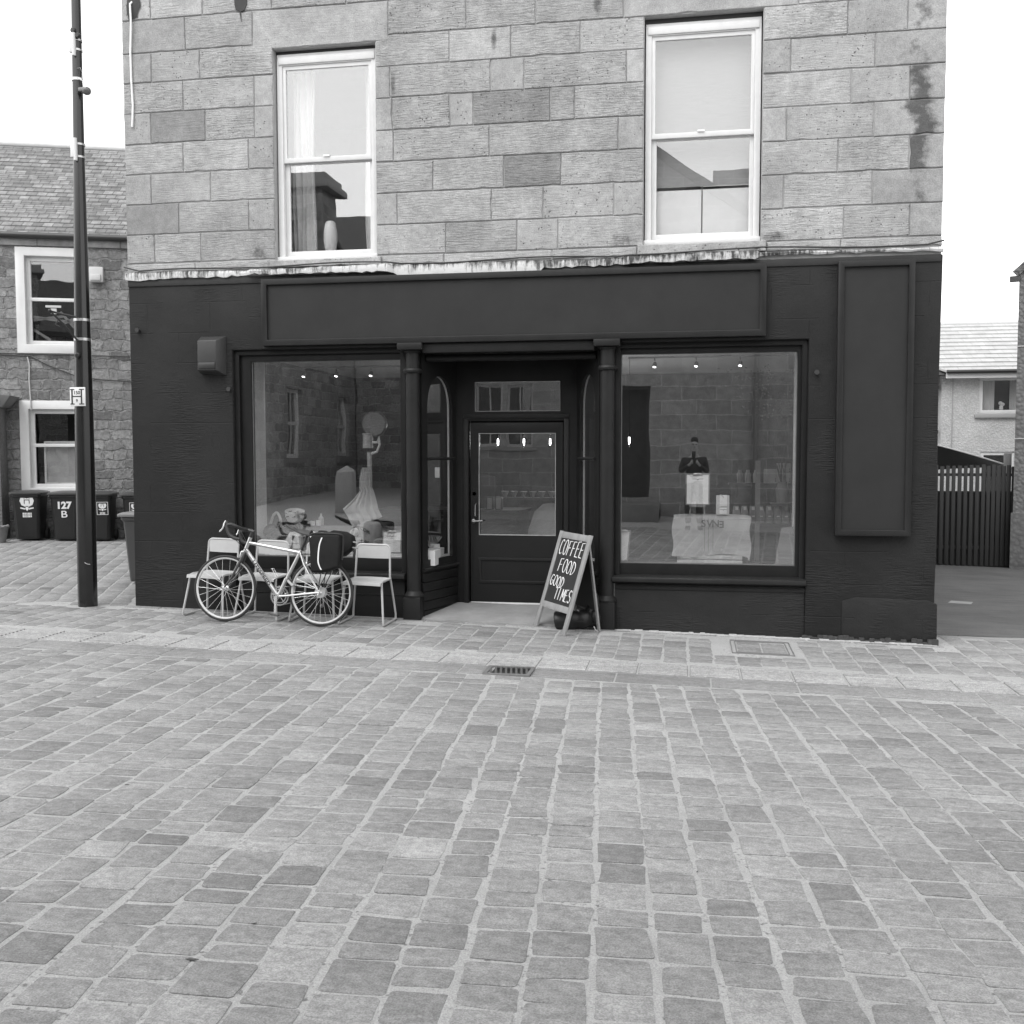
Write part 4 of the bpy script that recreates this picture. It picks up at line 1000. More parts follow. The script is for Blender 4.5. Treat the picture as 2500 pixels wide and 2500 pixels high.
pannier('pannier_bag', 'near black pannier with a curved reflective strip on the bicycle rack', [(.922, .888), (.99, .898), (1.12, .905), (1.235, .903), (1.252, .86), (1.252, .70), (1.240, .585), (1.14, .548), (1.04, .526), (.962, .526), (.950, .62), (.940, .76)], -.19, -.065, True)
pannier('pannier_bag', 'far black pannier with buckles on the wall side of the bicycle rack', [(1.0, .92), (1.08, .955), (1.2, .945), (1.28, .905), (1.295, .84), (1.285, .775), (1.20, .70), (1.0, .66)], .065, .19, False)

# ------------------------------------------------------------------ chalkboard
fl = Vector((-1.564, -.045, gz(-1.56, -.04)+.004)); frr = Vector((-1.194, -.556, gz(-1.19, -.55)+.004))
e = frr-fl; Wd = e.length; e.normalize(); bk2 = Vector((.81677, .57684, 0)); H = .955; Lb = .30
ab = thing('chalkboard_sign', 'wooden chalkboard A-board reading coffee food good times beside the doorstep', 'sign', tuple((fl+frr)/2))
upb = (bk2*Lb+Vector((0, 0, H))); LU = upb.length; upb.normalize(); nb = e.cross(upb).normalized()
if nb.dot(bk2) > 0: nb = -nb
AB = lambda u, v_, d=0.: tuple(fl + e*u + upb*v_ + nb*d)
WOOD = plain(.27, .6, var=.25, vs=14., bump=.3, bs=50., stretch=(1, 1, .2))
t_ = .058
for u in (0, Wd-t_): MB().poly([(u, 0), (u+t_, 0), (u+t_, LU), (u, LU)], AB, -.012, .012).build('side_rail', WOOD, ab, bevel=.003)
for a_, b_ in ((LU-.07, LU-.005), (.21, .275)): MB().poly([(t_, a_), (Wd-t_, a_), (Wd-t_, b_), (t_, b_)], AB, -.010, .0105).build('cross_rail', WOOD, ab, bevel=.003)
MB().poly([(t_-.005, .27), (Wd-t_+.005, .27), (Wd-t_+.005, LU-.065), (t_-.005, LU-.065)], AB, -.004, .003).build('blackboard', plain(.022, .7, var=.35, vs=5.), ab)
top = fl+upb*LU; rf = fl+bk2*.43; 
RB = lambda u, v_, d=0.: tuple(rf + e*u + (top-rf).normalized()*v_ + nb*(d-.018)); RL = (top-rf).length
for u in (0.06, Wd-.14): MB().poly([(u, 0), (u+.04, 0), (u+.04, RL-.06), (u, RL-.06)], RB, -.010, .010).build('rear_rail', WOOD, ab, bevel=.003)
MB().poly([(.09, .21), (Wd-.13, .21), (Wd-.13, RL-.08), (.09, RL-.08)], RB, -.003, .004).build('rear_board', plain(.02, .7), ab)
def arc(cx, cy, rx, ry, a0, a1, n=14): return [(cx+rx*cos(RAD(a)), cy+ry*sin(RAD(a))) for a in fr(a0, a1, n)]
G = {'C': [arc(.55, .5, .5, .5, 50, 310)], 'O': [arc(.5, .5, .5, .5, 80, 440, 20)], 'F': [[(.05, 0), (.12, 1)], [(.1, .97), (.9, 1.0)], [(.1, .52), (.75, .55)]], 'E': [[(.08, 0), (.12, 1)], [(.1, .98), (.9, 1.02)], [(.1, .52), (.8, .55)], [(.06, .02), (.92, .0)]],
     'D': [[(.1, 0), (.1, 1)], arc(.1, .5, .85, .5, 90, -90)], 'G': [arc(.55, .5, .5, .5, 50, 330) + [(1., .45), (.55, .45)]], 'T': [[(.5, 0), (.52, .95)], [(-.15, .92), (1.2, 1.0)]], 'I': [[(.5, 0), (.5, 1)]], 'M': [[(0, 0), (.1, 1)], [(.1, 1), (.5, .3)], [(.5, .3), (.9, 1)], [(.9, 1), (1, 0)]], 'S': [arc(.52, .75, .42, .25, 30, 270, 10) + arc(.48, .25, .45, .25, 90, -150, 10)]}
def chalk(word, u, v_, lw, lh, adv, rise, rad_=.0045):
    m = MB()
    for i, c in enumerate(word):
        for st_ in G[c]:
            m.tube([AB(u+i*adv+p[0]*lw*{'I': .6, 'M': 1.15}.get(c, 1)+p[1]*lh*.10, v_+i*rise+p[1]*lh*(1+.03*sin(i*2)), .0045) for p in st_], rad_, 6)
    m.build('chalk_lettering', plain(.80, .9), ab)
chalk('COFFEE', .078, .765, .060, .150, .081, .0); chalk('FOOD', .155, .595, .066, .130, .086, -.003); chalk('GOOD', .072, .445, .054, .105, .070, -.002); chalk('TIMES', .225, .318, .050, .12, .068, -.001, .0045)
# black bag behind it
g = thing('black_bag', 'black stuffed bag lying on the setts under the chalkboard', 'bag', (-1.1, -.12, gz(-1.1, -.12)))
m = MB(); pts = smooth([(-1.345, -.13, .085), (-1.31, -.13, .09), (-1.2, -.12, .10), (-1.08, -.10, .105), (-.99, -.08, .125), (-.95, -.08, .135), (-.935, -.07, .14)], 4)
m.tube([(p[0], p[1], gz(p[0], p[1])+p[2]-.005) for p in pts], [.05, .082, .09, .092]+[.09+.006*sin(i*1.7) for i in range(len(pts)-8)]+[.10, .085, .06, .03], 18)
m.tube([(-1.0, -.09, -.02), (-.965, -.05, .07), (-.96, -.045, .15), (-.955, -.05, .20)], [.06, .07, .05, .02], 12)
m.build('body', plain(.012, .45, var=.3, vs=12., bump=.9, bs=14.), g)
MB().tube([(p, -.215+.0*p, gz(p, -.2)+.10) for p in fr(-1.31, -1.05, 6)], .006).build('seam', plain(.02), g)
MB().tube([(-.955, -.14, gz(-.95, -.1)+.04), (-.93, -.19, gz(-.93, -.1)+.01), (-.90, -.20, gz(-.9, -.1)+.006)], .006).build('strap_end', plain(.5), g)

# ================================================================== UPSTAIRS WINDOW THINGS
CURT = plain(.62, .9, var=.05)
def curtain(name, label, x0, x1, z0, z1, y, folds, amp, taper=0.):
    g = [[(x0+(x1-x0)*j/40*(1-taper*i/10) + .012*sin(i*.7+j*.2), y+amp*sin(folds*2*pi*j/40+.3*i/10), z1+(z0-z1)*i/10) for j in range(41)] for i in range(11)]
    return tag(MB().sheet(g, .004, (0, 1, 0)).build(name, CURT, loc=((x0+x1)/2, y, z0)), label, 'curtain')
curtain('net_curtain', 'pale curtain hanging on the left side of the left upper window', -4.22, -3.98, 3.56, 5.60, .33, 4, .020)
curtain('net_curtain', 'narrow pale curtain edge on the right side of the left upper window', -3.42, -3.24, 3.56, 5.60, .33, 2, .018, -.25)
MB().box(-4.25, -3.25, .27, .41, 3.64, 3.70).box(-.47, .59, .27, .41, 3.57, 3.61).build('inner_sill', WH, bld)
tag(MB().lathe([(.045, 0), (.062, .06), (.074, .14), (.072, .22), (.055, .32), (.040, .34), (.036, .335), (.05, .30), (.06, .1), (.03, .03)], (-3.82, .34, 3.701), seg=28).build('vase', plain(.74, .3), loc=(-3.82, .34, 3.70)), 'white barrel shaped vase on the sill of the left upper window', 'vase')
bl = NT('blind_cloth'); p_ = bl.obj()
bl.base(bl.mapr(bl.noise(bl.scale(p_, (6., 1., 120.)), 1., 3), .3, .7, .28, .34)); bl.p.inputs['Roughness'].default_value = .9
tag(MB().box(-.45, .56, .235, .238, 3.70, 5.66).build('roller_blind', bl.m, loc=(.05, .236, 3.7)), 'grey roller blind pulled down behind the right upper window', 'blind')
for k, (a, b) in enumerate(((-.435, .055), (.068, .545))):
    tag(MB().box(a, b, .209, .215, 3.66, 4.20-.004*k).box(a, b, .209, .219, 4.17, 4.20).build('frosted_panel', plain(.80, .5, var=.05, vs=3.), loc=((a+b)/2, .212, 3.66)), ['left pale panel standing in the lower pane of the right upper window', 'right pale panel standing in the lower pane of the right upper window'][k], 'panel', 'pale panels in the upper window')

# ================================================================== INSIDE THE SHOP
WPAINT = plain(.62, .5, var=.06); PAPER = plain(.72, .7); MDF = plain(.30, .6, var=.1); STEEL = plain(.45, .3, .7); DARK = plain(.03, .6)
def box_thing(name, label, cat, *b, mat=None, bevel=.004, group=None):
    return tag(MB().box(*b).build(name, mat or MDF, loc=((b[0]+b[1])/2, (b[2]+b[3])/2, b[4]), bevel=bevel), label, cat, group)
sh = thing('display_shelf', 'low white display ledge across the bottom of the left shop window', 'shelf', (-3.9, .3, .40))
MB().box(-4.69, -2.99, .19, .62, .505, .53).build('top_board', WPAINT, sh, bevel=.003)
MB().box(-4.69, -2.99, .185, .20, .402, .503).build('front_board', WPAINT, sh, bevel=.002)
MB().box(-4.60, -3.0, .62, .64, .40, .78).build('rear_board', plain(.2, .6), sh)
# counter scale with dial
sc_ = thing('shop_scale', 'tall old shop scale with a round dial on a column in the left window', 'scale', (-3.46, .45, .53))
MB().lathe([(.10, 0), (.10, .02), (.05, .04), (.028, .06), (.026, 1.06), (.035, 1.07)], (-3.47, .52, .53), seg=16).build('column', plain(.32, .4), sc_)
dl = MB().lathe([(.128, -.03), (.140, -.02), (.140, .02), (.128, .03)], (-3.41, .52, 1.90), (0, -1, 0), 36).build('dial_case', plain(.05, .4, .3), sc_)
MB().lathe([(.124, .0305), (.124, .032)], (-3.41, .52, 1.90), (0, -1, 0), 36).build('dial_face', plain(.11, .5), dl)
m = MB()
for k in range(12):
    a = 2*pi*k/12; m.bar((-3.41+.092*sin(a), .486, 1.90+.092*cos(a)), (-3.41+.114*sin(a), .486, 1.90+.114*cos(a)), .006, .002)
m.bar((-3.41, .485, 1.90), (-3.40, .485, 1.995), .005, .002)
m.build('dial_mark', DARK, dl)
MB().lathe([(.056, 0), (.056, .14), (.062, .145), (.062, .16)], (-3.48, .50, 1.64), seg=18).build('housing', plain(.28, .4), sc_)
MB().tube([(-3.42, .48, 1.70), (-3.36, .46, 1.70), (-3.345, .46, 1.76), (-3.335, .46, 1.68), (-3.37, .47, 1.60), (-3.43, .48, 1.58)], .014).build('bracket_arm', plain(.5, .4), sc_)
SK = sack_mat(.42); SK2 = sack_mat(.30)
gr = []
prof = [(1.43, -3.475, .045), (1.40, -3.475, .062), (1.32, -3.485, .070), (1.22, -3.49, .070), (1.18, -3.475, .075), (1.08, -3.50, .13), (.98, -3.52, .175), (.90, -3.47, .17), (.83, -3.45, .13)]
for i, (z, cx, hw) in enumerate(prof):
    gr.append([(cx+hw*(-1+2*j/14) - (.05 if j < 3 and i > 5 else 0), .42-.05*sin(pi*j/14)+.014*sin(j*2.2+i*.6), z+(-.05+.11*j/14 if i == 8 else 0)) for j in range(15)])
tag(MB().sheet(gr, .006, (0, 1, 0)).build('hanging_cloth', SK, loc=(-3.47, .4, .83)), 'pale cloth hanging from the column of the shop scale', 'cloth')
ps = thing('printed_sack', 'stuffed coffee sack with dark printed letters at the foot of the scale', 'sack', (-3.43, .42, .53))
MB().lathe([(.10, 0), (.135, .05), (.14, .16), (.125, .25), (.10, .30), (.07, .32)], (-3.43, .42, .53), seg=18).build('body', SK2, ps)
for tx, sx_, zz, rot in (('1 95', .06, .63, -.3), ('COPI', .05, .76, -.5)):
    M_ = face_mat((-3.45, .275, zz), (1, 0, rot), (-rot*-1*.0, 0, 1)); text_mesh('print', tx, sx_, M_, plain(.03, .9), ps, ext=.004)
hm = thing('cycle_helmet', 'pale cycle helmet with vent slots resting on dark clothes in the left window', 'helmet', (-4.30, .40, .82))
MB().lathe([(.03, 0), (.078, .02), (.100, .07), (.108, .135), (.100, .138), (.09, .07), (.02, .03)], (-4.29, .40, .825), (.10, -.22, 1), 22).build('shell', plain(.52, .4, var=.08), hm)
for (x, z) in ((-4.33, .935), (-4.25, .935), (-4.325, .895), (-4.255, .895), (-4.29, .955)):
    MB().bar((x-.017, .282+(x+4.29)**2*4, z), (x+.017, .282+(x+4.29)**2*4, z+.004), .012, .012).build('vent', DARK, hm)
m = MB()
for (x, y, z, a, b_, c_) in ((-4.50, .36, .62, .14, .12, .10), (-4.40, .33, .70, .13, .10, .07), (-4.34, .36, .76, .10, .10, .06), (-4.56, .42, .72, .10, .10, .09), (-4.26, .34, .68, .12, .09, .035)): m.ball((x, y, z), (a, b_, c_))
tag(m.build('dark_clothes', plain(.03, .8, var=.4, vs=12., bump=.8, bs=18.), loc=(-4.45, .36, .53)), 'heap of dark clothes at the left end of the window display', 'clothes')
tag(MB().tube(smooth([(-4.60, .45, .78), (-4.55, .43, .90), (-4.50, .42, .93), (-4.46, .41, .86), (-4.455, .41, .76)], 4), .015, 8).build('curved_handle', plain(.5, .4), loc=(-4.5, .43, .7)), 'pale curved handle standing among the dark clothes in the left window', 'handle')
for i, (x, rz_, lb) in enumerate(((-4.335, .5, 'pale coffee bag leaning over, left of the pair on the window ledge'), (-4.20, -.1, 'upright pale coffee bag with a label, right of the pair on the window ledge'))):
    g = thing('coffee_bag', lb, 'coffee bag', (x, .27, .53), 0, 'coffee bags on the left window ledge')
    fn = lambda u, v_, d, x=x, rz_=rz_: (x+u*cos(rz_)+v_*sin(rz_)*.9, .27+d, .531+v_*cos(rz_)-u*sin(rz_)*.5+.02*rz_)
    MB().poly([(-.055, 0), (.055, 0), (.057, .12), (.045, .21), (-.045, .21), (-.057, .12)], fn, -.035, .035).build('bag', plain(.38, .7, var=.1), g, bevel=.008)
    MB().poly([(-.04, .03), (.04, .03), (.04, .19), (-.04, .19)], fn, -.042, -.036).build('label', PAPER, g)
    MB().poly([(-.03, .085), (-.005, .085), (.002, .075), (.009, .085), (.03, .085), (.03, .088), (.008, .088), (.002, .08), (-.004, .088), (-.03, .088)], fn, -.0435, -.0415).build('logo', DARK, g)
def clipboard(label, x0, x1, z0, z1, y, lean, lines=True):
    g = thing('clipboard_menu', label, 'clipboard', ((x0+x1)/2, y, z0), 0, 'clipboard menus in the shop windows')
    fn = lambda u, v_, d: (u + lean[1]*(v_-z0), y+d+lean[0]*(v_-z0), v_)
    MB().poly([(x0, z0), (x1, z0), (x1, z1), (x0, z1)], fn, 0, .004).build('board', plain(.20, .6), g, bevel=.0015)
    MB().poly([(x0+.014, z0+.010), (x1-.014, z0+.010), (x1-.014, z1-.016), (x0+.014, z1-.016)], fn, -.003, -.001).build('sheet', PAPER, g)
    MB().poly([((x0+x1)/2-.05, z1-.022), ((x0+x1)/2+.05, z1-.022), ((x0+x1)/2+.04, z1+.004), ((x0+x1)/2-.04, z1+.004)], fn, -.012, -.002).build('clip', STEEL, g, bevel=.002)
    if lines:
        c = (x0+x1)/2; m = MB(); zz = z1-.058
        m.poly([(c-.055, zz), (c-.012, zz), (c, zz-.014), (c+.012, zz), (c+.055, zz), (c+.055, zz+.004), (c+.010, zz+.004), (c+.022, zz+.018), (c, zz-.006), (c-.010, zz+.004), (c-.055, zz+.004)], fn, -.0045, -.0028)
        m.poly([(c-.04, zz-.030), (c+.04, zz-.030), (c+.04, zz-.027), (c-.04, zz-.027)], fn, -.0045, -.0028)
        m.build('heading', DARK, g); m = MB(); z = zz-.05
        k = 0
        while z > z0+.03:
            for a in (-.065, .012):
                l = .028+.022*((k*7) % 5)/4
                m.poly([(c+a, z), (c+a+l, z), (c+a+l, z+.0022), (c+a, z+.0022)], fn, -.0040, -.0028)
            z -= .012; k += 1
        m.build('small_print', plain(.35), g)
    return g
clipboard('white clipboard menu standing at the right corner of the left window', -3.235, -3.02, .53, .765, .185, (.10, 0))
clipboard('white clipboard menu propped on the small easel over the sacking', -.075, .168, 1.055, 1.375, .36, (.12, 0))
clipboard('plain white clipboard leaning in the lower left corner of the right window', -.80, -.645, .49, .80, .20, (.10, .09), False)
tag(MB().lathe([(.045, 0), (.045, .004), (.040, .006), (.030, .09), (.028, .09)], (-3.59, .36, .735), (0, -1, 0), 24).build('paper_cup', plain(.6, .5), loc=(-3.59, .3, .69)), 'white round cup lying on its side on the books in the left window', 'cup')
g = None
for k, lb in enumerate(('bottom book of the small stack beside the printed sack', 'middle book of the small stack beside the printed sack', 'top pale book of the small stack beside the printed sack')):
    box_thing('book', lb, 'book', -3.66+.01*k, -3.47-.015*k, .28, .42, .531+.05*k, .531+.05*k+.048, mat=plain((.12, .18, .40)[k], .6), group='books stacked in the left window')
for k, (x, h, lb) in enumerate(((-4.17, .05, 'left small white pot on the rear ledge of the left window'), (-4.10, .06, 'right small white pot on the rear ledge of the left window'))):
    tag(MB().lathe([(.025, 0), (.03, h), (.024, h)], (x, .62, .78), seg=14).build('small_pot', WPAINT, loc=(x, .62, .78)), lb, 'pot', 'small pots in the left window')
tag(MB().lathe([(.03, 0), (.03, .08), (.012, .10), (.010, .13)], (-4.10, .70, .78), seg=14).build('bottle', plain(.4, .3), loc=(-4.1, .7, .78)), 'small clear bottle behind the white pots in the left window', 'bottle')
# right window: crates, sacking, easel, cards
g = thing('wooden_crate', 'pale slatted wooden crate under the sacking in the right window', 'crate', (.17, .36, .40))
for z in (.402, .455, .51, .60, .70, .80): MB().box(-.155, .495, .30, .315, z, z+.045).build('slat', plain(.52, .6, var=.12, vs=8.), g, bevel=.002)
MB().box(-.15, .49, .318, .60, .402, .93).build('case', plain(.3, .7), g)
gr = []
for i in range(14):
    t = i/13
    if i < 3: y, z = .58-.29*i/2.5, .952
    else: y, z = .285-.008*sin(t*5), .945-(t-.2)*.495
    gr.append([(.185-.385+.77*j/30+.01*sin(i*.8)*(1 if j in (0, 30) else 0), y-.009*sin(j*.9)*t-.012*(abs(j-15)/15)**4, z-(.02*sin(pi*j/30*2.2)+(.03 if j == 30 else 0))*(t**3)-.012*(abs(j-15)/15)**6) for j in range(31)])
sk = thing('sacking', 'pale coffee sacking draped over the crate with upside down print', 'sack', (.18, .3, .5))
MB().sheet(gr, .006, (0, 1, 0)).build('cloth', SK, sk)
M_ = face_mat((.195, .262, .872), (-1, 0, .02), (0, 0, -1)); 
for ch_, cx_, fl_ in (('S', .107, 1), ('V', .168, 1), ('N', .226, 1), ('E', .287, -1)):
    text_mesh('print', ch_, .098, face_mat((cx_, .250, .872), (fl_, 0, 0), (0, 0, fl_)), plain(.11, .9), sk, ext=.002, bold=.002)
m = MB()
for x in (.118, .155, .200): m.box(x, x+.004, .250, .256, .60, .925)
m.build('stripe', plain(.17, .9), sk)
es = thing('easel', 'small wooden easel standing on the sacking', 'easel', (.05, .38, .955))
MB().box(-.035, .125, .335, .362, 1.035, 1.058).build('ledge', plain(.22, .6), es, bevel=.002)
for a, b in ((-.012, -.03), (.10, .118)): MB().bar((a, .425, 1.2), (b, .372, .955), .028, .012).build('leg', plain(.22, .6), es)
g = thing('card_holder', 'white leaflet holder with cards on the sacking right of the easel', 'card holder', (.295, .33, .955))
MB().box(.232, .362, .325, .372, .955, 1.155).build('box', plain(.5, .5), g, bevel=.003); MB().box(.266, .338, .315, .323, 1.045, 1.16).box(.266, .336, .314, .323, .968, 1.03).build('card', PAPER, g, bevel=.001)
MB().tube([(.27, .316, 1.165), (.30, .312, 1.145), (.305, .316, 1.13)], .004).build('clip', STEEL, g)
MB().poly([(.27, 1.012), (.295, 1.012), (.302, 1.004), (.31, 1.012), (.334, 1.012), (.334, 1.016), (.308, 1.016), (.302, 1.01), (.296, 1.016), (.27, 1.016)], XZ, .3125, .3145).build('logo', DARK, g)
tag(MB().poly([(.80, .405), (.995, .405), (.995, .85), (.875, .835)], lambda u, v_, d: (u, .30+d+.10*(v_-.4), v_), 0, .004).build('leaning_board', plain(.22, .25), loc=(.9, .3, .405)), 'grey board leaning in the lower right corner of the right window', 'board')
# shelves with stock at the right side of the shop
def shelf(label, x0, x1, y, z):
    g = thing('stock_shelf', label, 'shelf', ((x0+x1)/2, y, z))
    MB().box(x0, x1, y-.16, y+.16, z-.022, z).build('board', plain(.05, .5), g, bevel=.003)
    for x in (x0+.1, x1-.1): MB().bar((x, y+.15, z-.02), (x, y+.15, z-.18), .02, .02).bar((x, y-.12, z-.025), (x, y+.15, z-.17), .015, .015).build('bracket', DARK, g)
    return g
shelf('upper dark shelf holding boxes and bags behind the right window', .40, 1.45, 1.9, 1.235)
shelf('lower dark shelf holding a row of coffee bags behind the right window', .40, 1.50, 1.55, .80)
KR = plain(.32, .7, var=.1)
p0b = None
for i in range(10):
    x = .48+i*.089
    lb = 'paper coffee bag in the row on the lower shelf, number from the left by place'
    ords = ['first', 'second', 'third', 'fourth', 'fifth', 'sixth', 'seventh', 'eighth', 'ninth', 'last']
    lb = ords[i]+' paper coffee bag from the left on the lower shelf of the right window'
    if p0b is None:
        p0b = thing('coffee_bag', lb, 'coffee bag', (0, 0, 0), 0, 'coffee bags on the lower shelf')
        fn = lambda u, v_, d: (u, d, v_)
        MB().add([(-.035, -.03, 0), (.035, -.03, 0), (.035, .03, 0), (-.035, .03, 0), (-.038, -.026, .11), (.038, -.026, .11), (.038, .02, .11), (-.038, .02, .11), (-.03, -.02+.03, .19), (.03, -.02+.03, .19), (.03, .015, .19), (-.03, .015, .19)],
                 [(3, 2, 1, 0), (0, 1, 5, 4), (1, 2, 6, 5), (2, 3, 7, 6), (3, 0, 4, 7), (4, 5, 9, 8), (5, 6, 10, 9), (6, 7, 11, 10), (7, 4, 8, 11), (8, 9, 10, 11)]).build('bag', KR, p0b, bevel=.004)
        MB().add([(-.016, -.0285, .07), (.016, -.0285, .07), (.02, .002, .18), (-.012, .002, .18)], [(0, 1, 2, 3)]).add([(-.016, -.0305, .07), (.016, -.0305, .07), (.02, -.001, .18), (-.012, -.001, .18)], [(3, 2, 1, 0)]).build('label', plain(.75, .6), p0b)
        c = p0b
    else: c = copy_tree(p0b); c['label'] = lb
    c.location = (x, 1.50, .801); c.rotation_euler = (0, 0, .25)
for k, (a, b, z, h, lb) in enumerate(((.80, .935, 1.236, .16, 'lower left cardboard box on the upper shelf in the right window'), (.94, 1.09, 1.236, .11, 'lower right cardboard box on the upper shelf in the right window'), (.94, 1.09, 1.348, .115, 'top cardboard box of the stack on the upper shelf'))):
    g = thing('stock_box', lb, 'box', ((a+b)/2, 1.85, z), 0, 'boxes on the upper shelf')
    MB().box(a, b, 1.77, 1.93, z, z+h).build('carton', plain(.42, .7, var=.15), g, bevel=.003)
    MB().box(b-.02, b-.008, 1.765, 1.772, z+.02, z+.03).box(b-.02, b-.008, 1.765, 1.772, z+.045, z+.055).build('hole', DARK, g)
for k in range(3):
    tag(MB().lathe([(.03, 0), (.034, .10), (.02, .13), (.018, .15)], (.53+k*.09, 1.88, 1.236), seg=12).build('stock_jar', plain((.2, .4, .5)[k], .4), loc=(.53+k*.09, 1.88, 1.236)), ('dark', 'grey', 'pale')[k]+' jar on the left half of the upper shelf in the right window', 'jar', 'jars on the upper shelf')
tag(MB().box(.655, .705, 1.0, 1.05, .40, 1.5).box(.63, .73, .97, 1.08, .402, .42).build('display_post', plain(.16, .5), loc=(.68, 1.02, .4)), 'thin grey post standing behind the sacking in the right window', 'post')
# twiggy plant
g = thing('dried_branches', 'tall spray of thin branches with small leaves in the right window', 'plant', (1.0, 1.5, 1.3))
m = MB(); lv = MB(); rr = random.Random(4)
for k in range(9):
    p = Vector((.98+rr.uniform(-.03, .03), 1.55, 1.25)); dirv = Vector((rr.uniform(-.32, .12), rr.uniform(-.15, .15), 1.)); pts = [p.copy()]
    for s in range(10):
        p = p + dirv*.125; dirv += Vector((rr.uniform(-.12, .10), rr.uniform(-.08, .08), 0)); pts.append(p.copy())
        if s > 4:
            for q in range(5):
                c = p+Vector((rr.uniform(-.1, .1), rr.uniform(-.08, .08), rr.uniform(-.06, .06))); d1 = Vector((rr.uniform(-1, 1), rr.uniform(-1, 1), rr.uniform(-1, 1))).normalized()*.018; d2 = d1.cross(Vector((rr.uniform(-1, 1), .5, rr.uniform(-1, 1)))).normalized()*.008
                lv.add([c-d1, c+d2, c+d1, c-d2], [(0, 1, 2, 3)])
    m.tube(pts, [.004]*6+[.002]*(len(pts)-6), 5)
m.build('stem', plain(.06, .7), g); lv.build('foliage', plain(.22, .6), g, smooth=False)
tag(MB().lathe([(.06, 0), (.075, .16), (.05, .22), (.055, .24)], (.98, 1.55, 1.02), seg=16).build('branch_vase', plain(.2, .4), loc=(.98, 1.55, 1.02)), 'round grey vase holding the thin branches in the right window', 'vase')
tag(MB().box(.85, 1.2, 1.4, 1.7, .99, 1.02).box(.9, .93, 1.5, 1.53, .80, .99).box(1.1, 1.13, 1.5, 1.53, .80, .99).build('vase_stand', DARK, loc=(1, 1.5, .8)), 'dark stand under the vase of branches in the right window', 'stand')
# track spots along the ceiling edge
m = MB().box(-4.68, -2.98, .985, 1.01, 2.55, 2.57); tag(m.build('light_track', plain(.3), loc=(-3.8, 1, 2.55)), 'thin lighting track across the top of the left window', 'lighting track', 'lighting tracks'); 
m = MB().box(-.70, .98, .985, 1.01, 2.60, 2.62); tag(m.build('light_track', plain(.3), loc=(.1, 1, 2.6)), 'thin lighting track across the top of the right window', 'lighting track', 'lighting tracks')
EM = emis(2.2)
for (x, z, lb) in ((-4.40, 2.55, 'leftmost spotlight on the track in the left window'), (-4.01, 2.55, 'middle spotlight on the track in the left window'), (-3.60, 2.55, 'rightmost spotlight on the track in the left window'), (-.42, 2.60, 'leftmost spotlight on the track in the right window'), (.02, 2.60, 'middle spotlight on the track in the right window'), (.48, 2.60, 'rightmost spotlight on the track in the right window')):
    g = thing('track_spotlight', lb, 'spotlight', (x, 1.0, z), 0, 'track spotlights')
    MB().tube([(x, 1.0, z), (x+.005, 1.0, z-.03)], .006).lathe([(.012, .05), (.02, .04), (.026, 0), (.022, -.002)], (x, .99, z-.09), (.15, .35, 1), 14).build('lamp_head', plain(.2, .4), g)
    MB().lathe([(.018, 0), (.018, .004)], (x-.001, .988, z-.096), (.15, .35, 1), 14).build('bulb', EM, g)
# bare bulbs over the counter
EB = emis(8.)
for (x, y, z, lb) in ((-2.71, 4., 1.74, 'leftmost of the three lit tube bulbs seen through the door'), (-2.34, 4., 1.74, 'middle one of the three lit tube bulbs seen through the door'), (-1.97, 4., 1.74, 'rightmost of the three lit tube bulbs seen through the door'), (-.84, 3.5, 1.75, 'single lit tube bulb seen at the left of the right window')):
    g = thing('pendant_bulb', lb, 'light bulb', (x, y, z), 0, 'hanging tube bulbs')
    MB().lathe([(.004, -.05), (.009, -.04), (.011, 0), (.009, .03), (.006, .04)], (x, y, z), seg=12).build('bulb', EB, g)
    MB().lathe([(.014, .04), (.016, .09), (.006, .10)], (x, y, z), seg=12).tube([(x, y, z+.1), (x, y, 2.82)], .003).build('cord', DARK, g)
    ld = bpy.data.lights.new('bulb_light', 'POINT'); ld.energy = 4; ld.shadow_soft_size = .008; lo = bpy.data.objects.new('bulb_light', ld); lo.location = (x, y, z-.075); COL.objects.link(lo)
# counter, shelves, filter cones
g = thing('shop_counter', 'dark shop counter with a rounded corner seen through the door glass', 'counter', (-2.8, 3.3, -.1))
MB().poly([(-4.2, 3.0), (-2.45, 3.0), (-2.28, 3.06), (-2.22, 3.2), (-2.22, 3.7), (-4.2, 3.7)], lambda u, v_, d: (u, v_, d), -.12, .80).build('front', plain(.03, .4), g); MB().poly([(-4.2, 2.97), (-2.43, 2.97), (-2.25, 3.03), (-2.19, 3.18), (-2.19, 3.72), (-4.2, 3.72)], lambda u, v_, d: (u, v_, d), .80, .83).build('worktop', plain(.06, .3), g)
for k, x in enumerate((-2.64, -2.52)):
    g = thing('coffee_bag', ('left', 'right')[k]+' pale coffee bag of the pair on the counter behind the door', 'coffee bag', (x, 3.1, .83), 0, 'coffee bags on the counter')
    MB().box(x-.05, x+.045, 3.05, 3.13, .83, 1.0).build('bag', plain(.16, .6), g, bevel=.008); MB().box(x-.035, x+.025, 3.04, 3.052, .845, .99).build('label', plain(.5, .6), g)
box_thing('notice_sheet', 'grey paper notice standing on the counter left of the coffee bags', 'sheet', -2.86, -2.62, 3.3, 3.31, .84, 1.27, mat=plain(.2, .7))
g = thing('wall_shelf', 'thin shelf carrying filter cones on the back wall behind the door', 'shelf', (-2.3, 4.0, .95))
MB().box(-2.75, -1.75, 3.9, 4.12, .935, .955).build('board', plain(.12, .5), g); MB().box(-2.74, -2.70, 3.95, 4.1, .3, .935).box(-1.80, -1.76, 3.95, 4.1, .3, .935).build('support', DARK, g)
